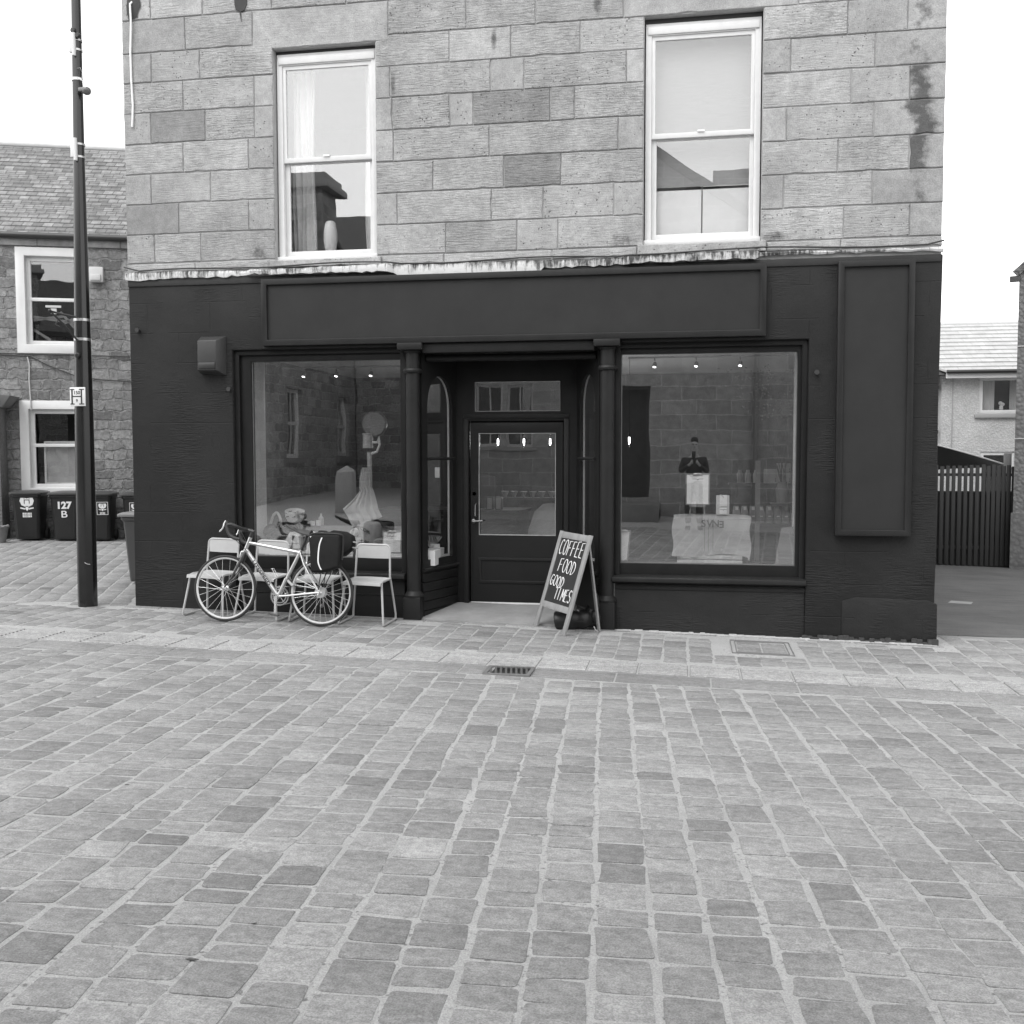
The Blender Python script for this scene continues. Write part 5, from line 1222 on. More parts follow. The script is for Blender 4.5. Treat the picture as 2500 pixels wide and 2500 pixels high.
for k in range(6):
    x = -2.61+k*.132
    tag(MB().lathe([(.022, 0), (.025, .02), (.055, .085), (.050, .085), (.02, .02)], (x, 4.0, .956), seg=18).build('filter_cone', plain(.34, .35), loc=(x, 4, .956)), ['first', 'second', 'third', 'fourth', 'fifth', 'last'][k]+' filter cone from the left on the shelf behind the door', 'filter cone', 'filter cones on the shelf')
g = thing('hessian_sack', 'rounded pale hessian sack standing inside the door', 'sack', (-1.62, 1.6, -.1))
MB().lathe([(.26, 0), (.30, .12), (.30, .50), (.27, .80), (.20, 1.0), (.10, 1.09), (.02, 1.10)], (-1.62, 1.6, -.1), seg=24).build('body', sack_mat(.30), g)
tag(MB().box(-2.80, -2.70, .55, .57, .40, .60).box(-2.80, -2.66, .20, .60, .402, .56).build('side_crate', WPAINT, loc=(-2.75, .4, .4)), 'white box on the ledge of the narrow left side window', 'box')
m = MB()
for k in range(9):
    a = -.5+k*.125; m.bar((-2.77+.004*k, .40, .57), (-2.77+.11*sin(a)+.01*k, .40, .57+.14*cos(a)), .010, .003)
tag(m.build('card_fan', plain(.45, .6), loc=(-2.75, .4, .56)), 'fan of pale cards on the white box in the left side window', 'cards')
tag(MB().box(-2.735, -2.685, .50, .52, 1.32, 1.43).build('light_switch', plain(.62, .5), loc=(-2.7, .5, 1.3), bevel=.004), 'small white switch box high in the left side window', 'switch')

# ================================================================== LEFT HOUSE (front turned 20 degrees)
HA = RAD(20); HD = Vector((cos(HA), sin(HA), 0)); HN = Vector((-sin(HA), cos(HA), 0)); HP = Vector((-10.5, 7.3, 0))
hs = lambda s: 3.88+(s-3.88)*1.0375
hz = lambda z: 1.6+(z-1.6)*1.0375
def HF(s, z, d=0.): return tuple(HP + HD*hs(s) + HN*(.75+d) + Vector((0, 0, hz(z))))     # measured wall coordinates
lh = thing('rubble_house', 'rubble stone house with a grey slate roof and white window surrounds on the left', 'house', HF(-1, -.1))
RUB_ = rubble_mat(.235, bw_=.46, bh_=.19)
def in_local(m, name, mat, parent, **k): return m.build(name, mat, parent, **k)
w1 = [(-1.72, 3.40), (-.50, 3.40), (-.50, 5.31), (-1.72, 5.31)]; w2 = [(-1.72, .78), (-.50, .78), (-.50, 2.54), (-1.72, 2.54)]
MB().plate([(-6, -.6), (3.2, -.6), (3.2, 5.36), (-6, 5.36)], [w1, w2], HF, 0, .35).build('wall', RUB_, lh, smooth=False)
MB().poly([(-6, 5.33), (3.2, 5.33), (3.2, 5.50), (-6, 5.50)], HF, -.05, .2).build('eaves_course', brick_stone(.22, .7, .4, .6, 'eaves_stone', 'xz', .2), lh, bevel=.008)
MB().tube([HF(-6, 5.50, -.12), HF(3.2, 5.50, -.12)], .055, 10).build('gutter', plain(.03, .4), lh)
SL_ = slate_mat(.20, 'grey_slate')
nrow = 24; m = MB(); RISE, RUN = 2.03, 1.75
for k in range(nrow+4):
    t0, t1 = k/nrow, (k+1.3)/nrow
    a = .03*random.random()
    v = [HF(-6, 5.52+RISE*t0+.012, -.12+RUN*t0), HF(3.2, 5.52+RISE*t0+.012, -.12+RUN*t0), HF(3.2, 5.52+RISE*t1-.006, -.12+RUN*t1), HF(-6, 5.52+RISE*t1-.006, -.12+RUN*t1)]
    v += [tuple(Vector(p)-Vector((0, 0, .022))) for p in v]
    if k < nrow: m.add(v, [(0, 1, 2, 3), (7, 6, 5, 4), (0, 4, 5, 1), (1, 5, 6, 2), (2, 6, 7, 3), (3, 7, 4, 0)])
m.build('roof', SL_, lh, smooth=False)
MB().poly([(-.12, 5.45), (RUN-.12, 5.50+RISE), (2*RUN, 5.45)], lambda u, v_, d: HF(d, v_, u), -5.98, 3.18).build('roof_core', plain(.06), lh, smooth=False)
MB().tube([HF(-6, 5.53+RISE+.01, RUN-.10), HF(3.2, 5.53+RISE+.01, RUN-.10)], .075, 10).build('ridge', plain(.58, .6, var=.1), lh)
m = MB().poly([(.15, -.6), (3.2, -.6), (3.2, 5.36), (.15, 5.36)], lambda u, v_, d: HF(u, v_, d), .36, 4.5); 
SURR = plain(.66, .6, var=.05, vs=4.); HG = glass(.10, 'house_glass', .05)
def hwin(o, i0, zr, name_l):
    x0, x1 = o[0][0], o[1][0]; z0, z1 = o[0][1], o[2][1]
    w = MB().plate(o, [[(x0+.155, z0+.16), (x1-.155, z0+.16), (x1-.155, z1-.155), (x0+.155, z1-.155)]], HF, -.02, .16).build('window', SURR, lh, bevel=.006)
    MB().plate([(x0+.155, z0+.155), (x1-.155, z0+.155), (x1-.155, z1-.155), (x0+.155, z1-.155)], [[(x0+.235, z0+.235), (x1-.235, z0+.235), (x1-.235, z1-.235), (x0+.235, z1-.235)]], HF, .09, .15).build('frame', WH, w, bevel=.004)
    MB().poly([(x0+.20, zr-.03), (x1-.2, zr-.03), (x1-.2, zr+.03), (x0+.2, zr+.03)], HF, .085, .14).build('meeting_rail', WH, w, bevel=.004)
    MB().poly([(x0+.23, z0+.23), (x1-.23, z0+.23), (x1-.23, z1-.23), (x0+.23, z1-.23)], HF, .12, .126).build('pane', HG, w)
    MB().poly([(x0+.13, z0+.13), (x1-.13, z0+.13), (x1-.13, z0+.165), (x0+.13, z0+.165)], HF, .02, .14).build('sill', WH, w, bevel=.004)
    return w
hwin(w1, 0, 4.385, 'u'); hwin(w2, 0, 1.725, 'l')
MB().poly([(-2, 3), (.1, 3), (.1, 5.3), (-2, 5.3)], HF, 1.6, 1.7).poly([(-2, .3), (.1, .3), (.1, 2.7), (-2, 2.7)], HF, .8, .9).build('dark_room', plain(.02, .9), lh)
MB().poly([(-6, 5.3), (.1, 5.3), (.1, 5.33), (-6, 5.33)], HF, .3, 2).build('attic_floor', plain(.05), lh)
# taped strips, picture frame inside the windows
for k, (a, b) in enumerate((((-1.49, 4.02), (-.98, 4.10)), ((-1.49, 4.08), (-.72, 3.98)), ((-1.02, 4.18), (-.62, 3.72)), ((-1.49, 3.85), (-1.2, 3.66)), ((-.95, 3.98), (-.80, 4.05)))):
    tag(MB().bar(HF(a[0], a[1], .20), HF(b[0], b[1], .20), .05, .012, HN).build('timber_strip', plain(.20, .7), loc=HF(-1.1, 3.7, .2)), ['rising pale strip crossing the left of the upper house window', 'level pale strip across the upper house window', 'falling pale strip at the right of the upper house window', 'short pale strip in the lower left corner of the upper house window', 'tiny pale strip on the falling strip of the upper house window'][k], 'strip', 'pale strips inside the house window')
tag(MB().poly([(-1.25, 4.245), (-.98, 4.245), (-.98, 4.285), (-1.25, 4.285)], HF, .105, .112).poly([(-1.16, 4.13), (-1.06, 4.13), (-1.06, 4.23), (-1.16, 4.23)], HF, .105, .112).build('window_sticker', plain(.5, .6), loc=HF(-1.1, 4.2, .1)), 'small white sticker on the upper window of the rubble house', 'sticker')
pf = thing('picture_frame', 'framed pale crumpled sheet standing in the lower house window', 'picture', HF(-1.05, 1.0, .2))
MB().plate([(-1.36, 1.00), (-.76, 1.00), (-.76, 1.80), (-1.36, 1.80)], [[(-1.325, 1.04), (-.795, 1.04), (-.795, 1.77), (-1.325, 1.77)]], HF, .17, .19).build('frame', plain(.6, .5), pf)
gr = [[HF(-1.33+.54*j/10, 1.03+.74*i/10, .185+.02*sin(j*1.1+i*.8)) for j in range(11)] for i in range(11)]
MB().sheet(gr, .004, tuple(HN)).build('sheet', plain(.38, .6, var=.15, vs=6.), pf)
tag(MB().poly([(-.43, 4.70), (-.19, 4.70), (-.19, 4.97), (-.43, 4.97)], HF, -.14, 0).poly([(-.41, 4.72), (-.23, 4.72), (-.23, 4.83), (-.41, 4.83)], HF, -.17, -.13).build('alarm_box', plain(.5, .5, var=.1), loc=HF(-.3, 4.7, -.1), bevel=.01), 'pale alarm box on the rubble house wall beside the lamp post', 'alarm box')
pts = [HF(-2.2, 3.37, -.03), HF(-1.5, 3.34, -.03), HF(-1.2, 3.18, -.03), HF(-.72, 2.99, -.03), HF(-.3, 2.93, -.03), HF(.25, 2.90, -.03)]
tag(MB().tube(pts, .012, 6).tube([HF(-2.2, 3.39, -.03), HF(.22, 3.36, -.03)], .012, 6).build('wall_cable', plain(.03), loc=HF(-1, 3.2, -.03)), 'dark cables strung across the rubble house between its windows', 'cable')
tag(MB().tube([HF(-1.55, 3.33, -.03), HF(-1.52, 3.2, -.03), HF(-1.53, 2.9, -.03), HF(-1.515, 2.56, -.04), HF(-1.51, 2.36, -.04)], .012, 6).build('drop_cable', plain(.45), loc=HF(-1.5, 2.4, -.03)), 'thin pale cable dropping to the lower window of the rubble house', 'cable')
# porch pilaster at the frame edge
MB().poly([(-3.4, -.6), (-1.93, -.6), (-1.95, 2.36), (-1.93, 2.42), (-3.4, 2.42)], HF, -.45, -.01).build('porch_pier', harl_mat(.20, 'porch_stone', 20, .3), lh, bevel=.01)
MB().add([HF(-3.4, 2.40, -.55), HF(-1.86, 2.40, -.52), HF(-1.70, 2.60, -.62), HF(-3.4, 2.72, -.62), HF(-3.4, 2.40, -.01), HF(-1.86, 2.40, -.01), HF(-1.70, 2.60, -.01), HF(-3.4, 2.72, -.01)], [(0, 3, 2, 1), (4, 5, 6, 7), (0, 1, 5, 4), (1, 2, 6, 5), (2, 3, 7, 6), (3, 0, 4, 7)]).build('porch_cornice', plain(.17, .8, var=.2), lh, bevel=.01)
# ------------------------------------------------------------------ bins
BINM = plain(.016, .45, var=.15, vs=5.); LIDM = plain(.05, .4, var=.1)
def make_bin():
    b = thing('wheelie_bin', 'x', 'wheelie bin', (0, 0, 0), 0, 'wheelie bins by the rubble house')
    w0, w1_, d0, d1, h = .205, .245, .22, .29, .86
    def rr_(w, y0, y1, z, c=.05): return [(-w+c, y0, z), (w-c, y0, z), (w, y0+c, z), (w, y1-c, z), (w-c, y1, z), (-w+c, y1, z), (-w, y1-c, z), (-w, y0+c, z)]
    rings = [rr_(w0, -d0, d0, .03), rr_(w0+.004, -d0-.01, d0, .08), rr_(w1_, -d1, d1, h-.06), rr_(w1_+.02, -d1-.02, d1+.02, h-.04), rr_(w1_+.02, -d1-.02, d1+.02, h)]
    m = MB(); 
    for r in rings: m.v += r
    for a in range(4):
        for i in range(8): j = (i+1) % 8; m.f.append((a*8+i, a*8+j, (a+1)*8+j, (a+1)*8+i))
    m.f += [tuple(range(7, -1, -1)), tuple(32+i for i in range(8))]
    m.build('body', BINM, b, bevel=.006)
    m = MB().box(-.155, -.148, -.30, -.20, .2, .75).box(.148, .155, -.30, -.20, .2, .75)
    lid = MB(); rs = [rr_(.285, -.345, .30, h+.002, .04), rr_(.29, -.35, .31, h+.035, .05), rr_(.25, -.30, .30, h+.055, .06), rr_(.15, -.20, .22, h+.068, .06)]
    for r in rs: lid.v += r
    for a in range(3):
        for i in range(8): j = (i+1) % 8; lid.f.append((a*8+i, a*8+j, (a+1)*8+j, (a+1)*8+i))
    lid.f += [tuple(range(7, -1, -1)), tuple(24+i for i in range(8))]
    L = lid.build('lid', LIDM, b, bevel=.005)
    MB().tube([(-.22, .31, h+.02), (-.22, .36, h+.03), (.22, .36, h+.03), (.22, .31, h+.02)], .014, 8).build('handle', BINM, b)
    for s in (-1, 1): MB().lathe([(.03, -.025), (.10, -.022), (.10, .022), (.03, .025)], (.23*s, .24, .10), (1, 0, 0), 20).build('wheel', plain(.02, .7), b)
    return b
bins = [(-1.67, .32, 0, 'black wheelie bin with a white crest and lettering, beside the flower pot'), (-1.00, .30, 1, 'black wheelie bin painted 127 B in white, left of the lamp post'), (-.43, .30, 2, 'black wheelie bin with a framed white sticker just right of the lamp post'), (.27, .30, 3, 'black wheelie bin half hidden behind the corner of the shop, at the house wall')]
bp = None
WHT = plain(.72, .6)
def crest(b, x, z, k, fy):
    m = MB(); fn = lambda u, v_, d: (x+u*k, fy(z+v_*k)+d, z+v_*k)
    for s in (-1, 1):
        m.poly([(s*.10, .06), (s*.13, .14), (s*.11, .20), (s*.05, .20), (s*.055, .10), (s*.02, .02)] if s > 0 else [(s*.02, .02), (s*.055, .10), (s*.05, .20), (s*.11, .20), (s*.13, .14), (s*.10, .06)], fn, -.006, .0)
        m.poly([(s*.03, -.03), (s*.12, -.01), (s*.12, .015), (s*.04, .0)], fn, -.006, .0)
    m.poly([(-.045, .165), (.045, .165), (.035, .20), (0, .185), (-.035, .20)], fn, -.006, 0).poly([(-.04, .04), (.04, .04), (.035, .15), (-.035, .15)], fn, -.006, 0).poly([(-.035, .0), (0, -.06), (.035, 0), (0, .03)], fn, -.006, 0)
    m.build('crest', WHT, b)
    m = MB()
    for r_ in range(3):
        u = -.085
        while u < .08:
            w = .012+.012*((int(u*1000)+r_*3) % 3); m.poly([(u, -.115-.032*r_), (min(u+w, .085), -.115-.032*r_), (min(u+w, .085), -.092-.032*r_), (u, -.092-.032*r_)], fn, -.006, 0); u += w+.008
    m.build('small_lettering', WHT, b)
fy = lambda z: -.23-.06*(z-.08)/.72 - .004
for (s, d, k, lb) in bins:
    if bp is None: bp = make_bin(); b = bp; proto = [o for o in kids(bp)]
    else:
        b = bp.copy(); COL.objects.link(b); b.location = (0, 0, 0); b.rotation_euler = (0, 0, 0)
        for o in proto:
            c_ = o.copy(); COL.objects.link(c_); c_.parent = b
    b['label'] = lb
    if k == 0: crest(b, .02, .61, .95, fy); b0 = b
    if k == 1:
        text_mesh('number', '127', .175, face_mat((-.005, fy(.665)-.006, .665), (1, 0, 0), (0, -.083, 1)), WHT, b, bold=.008, ext=.002); text_mesh('letter', 'B', .18, face_mat((-.005, fy(.50)-.008, .50), (1, 0, 0), (0, -.083, 1)), WHT, b, bold=.0015, ext=.003, sx=1.2)
    if k in (2, 3):
        x = .10 if k == 2 else -.02
        crest(b, x, .60, .55, fy)
        MB().plate([(x-.10, .50), (x+.10, .50), (x+.10, .74), (x-.10, .74)], [[(x-.092, .508), (x+.092, .508), (x+.092, .732), (x-.092, .732)]], lambda u, v_, d_: (u, fy(v_)+d_, v_), -.006, 0).build('sticker_border', WHT, b)
    p = HP + HD*s + HN*d
    b.location = (p.x, p.y, gz(p.x, p.y)+.004); b.rotation_euler = (0, 0, HA)
b = bp.copy(); COL.objects.link(b); b['label'] = 'dark wheelie bin seen side on, against the left corner of the shop'
for o in proto:
    c_ = o.copy(); COL.objects.link(c_); c_.parent = b
    if o.name.startswith('lid'): c_.data = o.data.copy(); c_.data.materials[0] = plain(.16, .5, var=.1)
    if o.name.startswith('body'): c_.data = o.data.copy(); c_.data.materials[0] = plain(.045, .5, var=.1)
b.location = (-6.85, 1.92, gz(-6.85, 1.92)+.004); b.rotation_euler = (0, 0, RAD(-3))
p = HP + HD*(-2.02) + HN*(-.35)
g = thing('flower_pot', 'grey bucket shaped flower pot on the setts by the leftmost bin', 'pot', (p.x, p.y, gz(p.x, p.y)))
MB().lathe([(.10, 0), (.155, .27), (.165, .27), (.168, .30), (.150, .30), (.14, .26), (.02, .22)], (p.x, p.y, gz(p.x, p.y)+.003), seg=24).build('pot', plain(.17, .5, var=.2, vs=8.), g)
MB().tube([(p.x-.16, p.y, gz(p.x, p.y)+.29), (p.x-.1, p.y-.10, gz(p.x, p.y)+.27), (p.x+.1, p.y-.10, gz(p.x, p.y)+.29), (p.x+.2, p.y-.02, gz(p.x, p.y)+.33)], .008, 6).build('handle', plain(.25, .4), g)
# dark rail board on the side of the shop corner
tag(MB().box(-6.05, -5.985, .25, .9, 2.42, 3.30).build('side_sign', plain(.02, .5), loc=(-6.02, .5, 2.4), bevel=.004), 'black board fixed edge on to the left side wall of the shop', 'sign')

# ================================================================== RIGHT SIDE
g = thing('picket_fence', 'black slatted timber fence closing the driveway right of the shop', 'fence', (4.6, 8.6, gz(4.6, 8.6)))
BF = plain(.016, .6, var=.25, vs=8., bump=.3, bs=40., stretch=(1, 1, .15))
x = 2.9; k = 0; rf_ = random.Random(3)
while x < 5.42:
    zb = gz(x, 8.6)+.03; zt = 1.355+rf_.uniform(-.02, .015); w = .031
    if x > 5.05: w = .034
    m = MB().poly([(x-w, zb), (x+w, zb), (x+w, zt), (x-w, zt)], lambda u, v_, d: (u+.01*(v_-zb)*rf_.uniform(-.2, .2), 8.6+d, v_), -.012, .010)
    m.build('picket', BF, g, bevel=.003); x += .0965 if x < 4.9 else .082
for z in (-.1, 1.165): MB().box(2.85, 5.46, 8.612, 8.65, z, z+.05).build('fence_rail', BF, g)
MB().box(2.85, 5.46, 8.655, 8.67, -.5, .905).build('backing_board', BF, g)
gr = []
for i in range(12):
    t = i/11; x = 3.9+1.5*t; zt = 1.775-.44*t+.02*sin(pi*t)
    gr.append([(x, 8.9+.1*j, zt-(.55-.52*t)*(j/4)**.8 + .05*sin(pi*t)*sin(pi*j/4)) for j in range(5)])
tp = thing('canvas_awning', 'dark sagging canvas with a pale edge slung behind the picket fence', 'canvas', (4.6, 8.9, 1.3))
MB().sheet(gr, .01, (0, 1, 0)).build('canvas', plain(.04, .6, var=.2, vs=2.), tp)
MB().tube([(3.9+1.5*i/11, 8.89, 1.785-.44*i/11+.02*sin(pi*i/11)) for i in range(12)] + [(5.46, 8.88, 1.30), (5.47, 8.87, 1.22)], .014, 8).build('edge_rope', plain(.5, .5), tp)
rh = thing('harled_house', 'pale harled house with a bright tiled roof beyond the fence', 'house', (8, 18, -.6))
HL = harl_mat(.54, 'pale_harling', 24., .6); RX = (6.32, 12.0)
MB().plate([(RX[0], -.8), (RX[1], -.8), (RX[1], 3.60), (RX[0], 3.60)], [[(7.24, 2.55), (8.55, 2.55), (8.55, 3.52), (7.24, 3.52)], [(7.30, -.2), (8.12, -.2), (8.12, 1.58), (7.30, 1.58)]], XZ, 18, 18.3).build('wall', HL, rh, smooth=False)
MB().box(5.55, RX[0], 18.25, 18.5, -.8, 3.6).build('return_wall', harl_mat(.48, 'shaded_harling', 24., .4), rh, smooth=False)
MB().box(6.58, 6.60, 17.985, 18, -.8, 3.55).build('movement_joint', plain(.3), rh)
NR = 12; m = MB()
TL = NT('concrete_tile'); q = TL.obj(); tx_, ty_, tz_ = TL.sep(q)
tb = TL.n('TexBrick', {'Vector': TL.comb(tx_, tz_, 0.), 'Scale': 1., 'Mortar Size': .004, 'Brick Width': .33, 'Row Height': .1285, 'Color1': (.92,)*3+(1,), 'Color2': (1.06,)*3+(1,), 'Mortar': (.6,)*3+(1,)}, offset=.5)
TL.base(TL.math('MULTIPLY', TL.math('MULTIPLY', TL.sep(tb.outputs['Color'])[0], TL.mapr(TL.noise(q, 4., 5), .3, .7, .85, 1.1)), .44)); TL.p.inputs['Roughness'].default_value = .45
RH, RD = 1.54, 2.9
for k in range(NR):
    t0, t1 = k/NR, (k+1.12)/NR
    v = [(5.5, 17.7+RD*t0, 3.62+RH*t0+.035), (RX[1], 17.7+RD*t0, 3.62+RH*t0+.035), (RX[1], 17.7+RD*t1, 3.62+RH*t1-.006), (5.5, 17.7+RD*t1, 3.62+RH*t1-.004)]
    if k < 3: v[0] = (6.36-.16*k, v[0][1], v[0][2]); v[3] = (6.36-.16*(k+1), v[3][1], v[3][2])
    v += [(a, b, c-.05) for a, b, c in v]
    m.add(v, [(0, 1, 2, 3), (7, 6, 5, 4), (0, 4, 5, 1), (1, 5, 6, 2), (2, 6, 7, 3), (3, 7, 4, 0)])
m.build('roof', TL.m, rh, smooth=False)
MB().poly([(17.75, 3.55), (20.6, 5.08), (23.5, 3.55)], lambda u, v_, d: (d, u, v_), 5.6, RX[1]).build('roof_core', plain(.05), rh, smooth=False)
MB().tube([(5.5, 20.62, 5.16), (RX[1], 20.62, 5.16)], .07, 10).build('ridge', plain(.5, .6), rh)
MB().tube([(6.36, 17.66, 3.62), (RX[1], 17.66, 3.62)], .05, 8).build('gutter', plain(.02, .4), rh)
MB().box(6.36, RX[1], 17.72, 17.74, 3.46, 3.60).build('fascia', plain(.7, .4), rh)
MB().box(6.4, RX[1], 17.74, 18.0, 3.50, 3.53).build('soffit', plain(.5, .5), rh)
for (o, nm) in (([(7.24, 2.55), (8.55, 2.55), (8.55, 3.50), (7.24, 3.50)], 'u'), ([(7.30, -.2), (8.12, -.2), (8.12, 1.58), (7.30, 1.58)], 'l')):
    x0, x1, z0, z1 = o[0][0], o[1][0], o[0][1], o[2][1]
    w = MB().plate(o, [[(x0+.09, z0+.10), (x1-.09, z0+.10), (x1-.09, z1-.09), (x0+.09, z1-.09)]], XZ, 18.03, 18.12).build('window', WH, rh, bevel=.006)
    MB().box(x0+.085, x1-.085, 18.07, 18.076, z0+.095, z1-.085).build('pane', HG, w)
    MB().box(x0-.02, x1+.02, 18.5, 18.55, z0, z1).build('dark_room', plain(.02, .9), w)
    if nm == 'u':
        MB().box(7.13, 8.66, 17.93, 18.05, 2.45, 2.55).build('sill', plain(.3, .7), w, bevel=.006)
        for a, b in ((7.34, 7.66), (8.02, 8.2)):
            gr = [[(a+(b-a)*j/16, 18.2+.02*sin(j*1.6), 2.6+.85*i/3) for j in range(17)] for i in range(4)]
            MB().sheet(gr, .004, (0, 1, 0)).build('curtain', plain(.6, .9), w)
tag(MB().lathe([(.02, 0), (.05, .02), (.045, .10), (.02, .13)], (7.82, 18.16, 2.655), seg=12).ball((7.80, 18.16, 2.83), .05).ball((7.85, 18.14, 2.80), .045).build('window_ornament', plain(.6, .5), loc=(7.82, 18.16, 2.65)), 'small white ornament in the upper window of the pale house', 'ornament')
for z in (3.2, 2.05): MB().box(6.16, 6.24, 17.9, 18.26, z, z+.09).build('wall_vent', plain(.03), rh)
eb = thing('pebbledash_house', 'rough pebbledashed gable at the right edge of the picture', 'house', (0, 0, 0))
PB = harl_mat(.22, 'pebbledash', 16., 1.)
MB().box(0, 8, 0, 8, .55, 4.62).build('wall', PB, eb, smooth=False)
MB().box(-.03, 8, -.03, 8, -.9, .55).build('wall_base', harl_mat(.18, 'base_course', 14., .5), eb, bevel=.01)
MB().poly([(-.10, 4.60), (-.02, 4.52), (4, 8.1), (8.02, 4.52), (8.1, 4.6), (4, 8.3)], XZ, -.06, 8.1).build('roof', slate_mat(.15, 'dark_slate'), eb, smooth=False)
MB().poly([(0, 4.6), (8, 4.6), (4, 8.1)], XZ, .02, 7.9).build('gable', PB, eb, smooth=False)
MB().box(-.14, .02, -.05, .05, 4.44, 4.53).build('gutter_end', plain(.08, .5), eb)
for z in (1.80, 3.35): MB().box(-.01, .5, -.012, .0, z, z+.015).build('wire_clip', plain(.6), eb)
eb.location = (5.36, 8.40, 0); eb.rotation_euler = (0, 0, RAD(-24))
tag(MB().box(5.30, 5.42, 8.75, 8.80, -.5, 1.56).build('gate_post', plain(.22, .7, var=.2), loc=(5.36, 8.8, -.5), bevel=.006), 'grey timber post between the fence and the pebbledashed gable', 'post')

# ================================================================== ACROSS THE STREET (seen only in the panes)
OST = brick_stone(.29, .78, .33, 1.45, 'opposite_ashlar', 'xz', .16); OST2 = rubble_mat(.36, 'opposite_rubble', .45, .24, 1.5); OSL = slate_mat(.06, 'opposite_slate')
oa = thing('facing_house', 'ashlar gabled house across the street with a dark stepped doorway', 'house', (-1.5, -13, .1))
FY = lambda u, v_, d: (u, -13-d, v_)
X0, X1 = -6.8, 3.6
MB().plate([(X0, -.4), (X1, -.4), (X1, 5.0), (-1.6, 8.7), (X0, 5.0)], [[(-2.0, .55), (-.98, .55), (-.98, 3.1), (-2.0, 3.1)], [(-5.28, 1.72), (-4.62, 1.72), (-4.62, 3.25), (-5.28, 3.25)], [(-4.5, 1.72), (-3.84, 1.72), (-3.84, 3.25), (-4.5, 3.25)]], FY, 0, .4).build('wall', OST, oa, smooth=False)
MB().box(X0, X0+.4, -24, -13.4, -.4, 5.0).box(X1-.4, X1, -24, -13.4, -.4, 5.0).build('side_wall', OST2, oa, smooth=False)
MB().poly([(X0-.2, 4.85), (-1.6, 8.65), (X1+.2, 4.85), (X1+.2, 5.05), (-1.6, 8.9), (X0-.2, 5.05)], FY, -.1, 11).build('roof', OSL, oa, smooth=False)
MB().box(.4, 7., -24, -13.35, -.4, 7.9).build('side_wing', OST, oa, smooth=False)
MB().box(-2.1, -.88, -13.9, -13.5, .3, 3.2).box(-5.4, -3.7, -13.9, -13.6, 1.6, 3.4).build('dark_room', plain(.008), oa)
MB().plate([(-2.0, .55), (-.98, .55), (-.98, 3.1), (-2.0, 3.1)], [[(-1.93, .56), (-1.05, .56), (-1.05, 3.03), (-1.93, 3.03)]], FY, .1, .2).build('door_frame', plain(.03), oa)
for k in range(3): MB().box(-2.3, -.7, -13+.0, -12.1+.28*k, -.2, .19+.13*k).build('step', plain(.16, .8, var=.2), oa, bevel=.01)
for x0 in (-5.28, -4.5):
    w = MB().plate([(x0, 1.72), (x0+.66, 1.72), (x0+.66, 3.25), (x0, 3.25)], [[(x0+.05, 1.80), (x0+.61, 1.80), (x0+.61, 3.20), (x0+.05, 3.20)]], FY, .08, .16).build('window', plain(.6, .5), oa)
    MB().box(x0+.315, x0+.345, -13.14, -13.10, 1.8, 3.2).box(x0+.05, x0+.61, -13.14, -13.10, 2.28, 2.31).build('glazing_bar', plain(.6, .5), w)
    MB().box(x0+.04, x0+.62, -13.13, -13.125, 1.78, 3.22).build('pane', HG, w)
MB().box(-5.4, -3.75, -13.06, -12.94, 1.62, 1.72).build('window_sill', plain(.3, .8), oa)
MB().tube([(1.35, -12.93, .1), (1.35, -12.93, 4.9)], .05, 10).build('drain_pipe', plain(.18, .5), oa)
ob = thing('corner_house', 'dark rubble house on the far corner across the street with a big chimney', 'house', (-10.6, -17, .3))
GX = lambda u, v_, d: (-10.45-d, u, v_)
wins = [[(-15.95, 1.45), (-14.95, 1.45), (-14.95, 3.25), (-15.95, 3.25)], [(-19.75, 1.45), (-18.8, 1.45), (-18.8, 3.25), (-19.75, 3.25)]]
MB().plate([(-13.1, -.4), (-21, -.4), (-21, 6.4), (-13.1, 6.4)], wins, GX, 0, .4).build('wall', OST2, ob, smooth=False)
MB().box(-20, -10.45, -13.5, -13.1, -.4, 6.4).box(-20, -10.86, -21, -20.6, -.4, 6.4).build('front_wall', OST2, ob, smooth=False)
for w_ in wins:
    y0, y1 = w_[0][0], w_[1][0]
    w = MB().plate(w_, [[(y0+.10, 1.56), (y1-.10, 1.56), (y1-.10, 3.17), (y0+.10, 3.17)]], GX, .10, .18).build('window', plain(.88, .5), ob)
    MB().box(-10.6, -10.56, y0+.08, y1-.08, 2.33, 2.42).box(-10.6, -10.565, (y0+y1)/2-.02, (y0+y1)/2+.02, 1.5, 3.2).build('glazing_bar', plain(.62, .5), w)
    MB().box(-10.62, -10.615, y0+.08, y1-.08, 1.54, 3.2).build('pane', HG, w)
    MB().box(-10.55, -10.36, y0-.15, y1+.15, 1.28, 1.45).build('sill', plain(.24, .8), w)
    MB().box(-11.3, -11.2, y0-.2, y1+.2, 1.2, 3.5).build('dark_room', plain(.01), w)
MB().poly([(-12.8, 6.3), (-17.05, 8.3), (-21.3, 6.3), (-21.3, 6.5), (-17.05, 8.5), (-12.8, 6.5)], lambda u, v_, d: (d, u, v_), -20, -10.3).build('roof', OSL, ob, smooth=False)
MB().poly([(-13.2, 6.3), (-17.05, 8.25), (-20.9, 6.3)], lambda u, v_, d: (d, u, v_), -19.9, -10.5).build('gable', OST2, ob, smooth=False)
c = MB().box(-10.9, -10.02, -17.6, -16.5, 6.0, 8.75).build('chimney', OST2, ob, smooth=False)
MB().box(-11.15, -9.77, -17.85, -16.25, 8.75, 8.95).box(-11.05, -9.87, -17.75, -16.35, 8.95, 9.15).build('chimney_cap', plain(.34, .8), c, bevel=.02)
al = thing('link_house', 'dark slate roofed house with a black doorway between the two across the street', 'house', (-8.6, -20.4, .3))
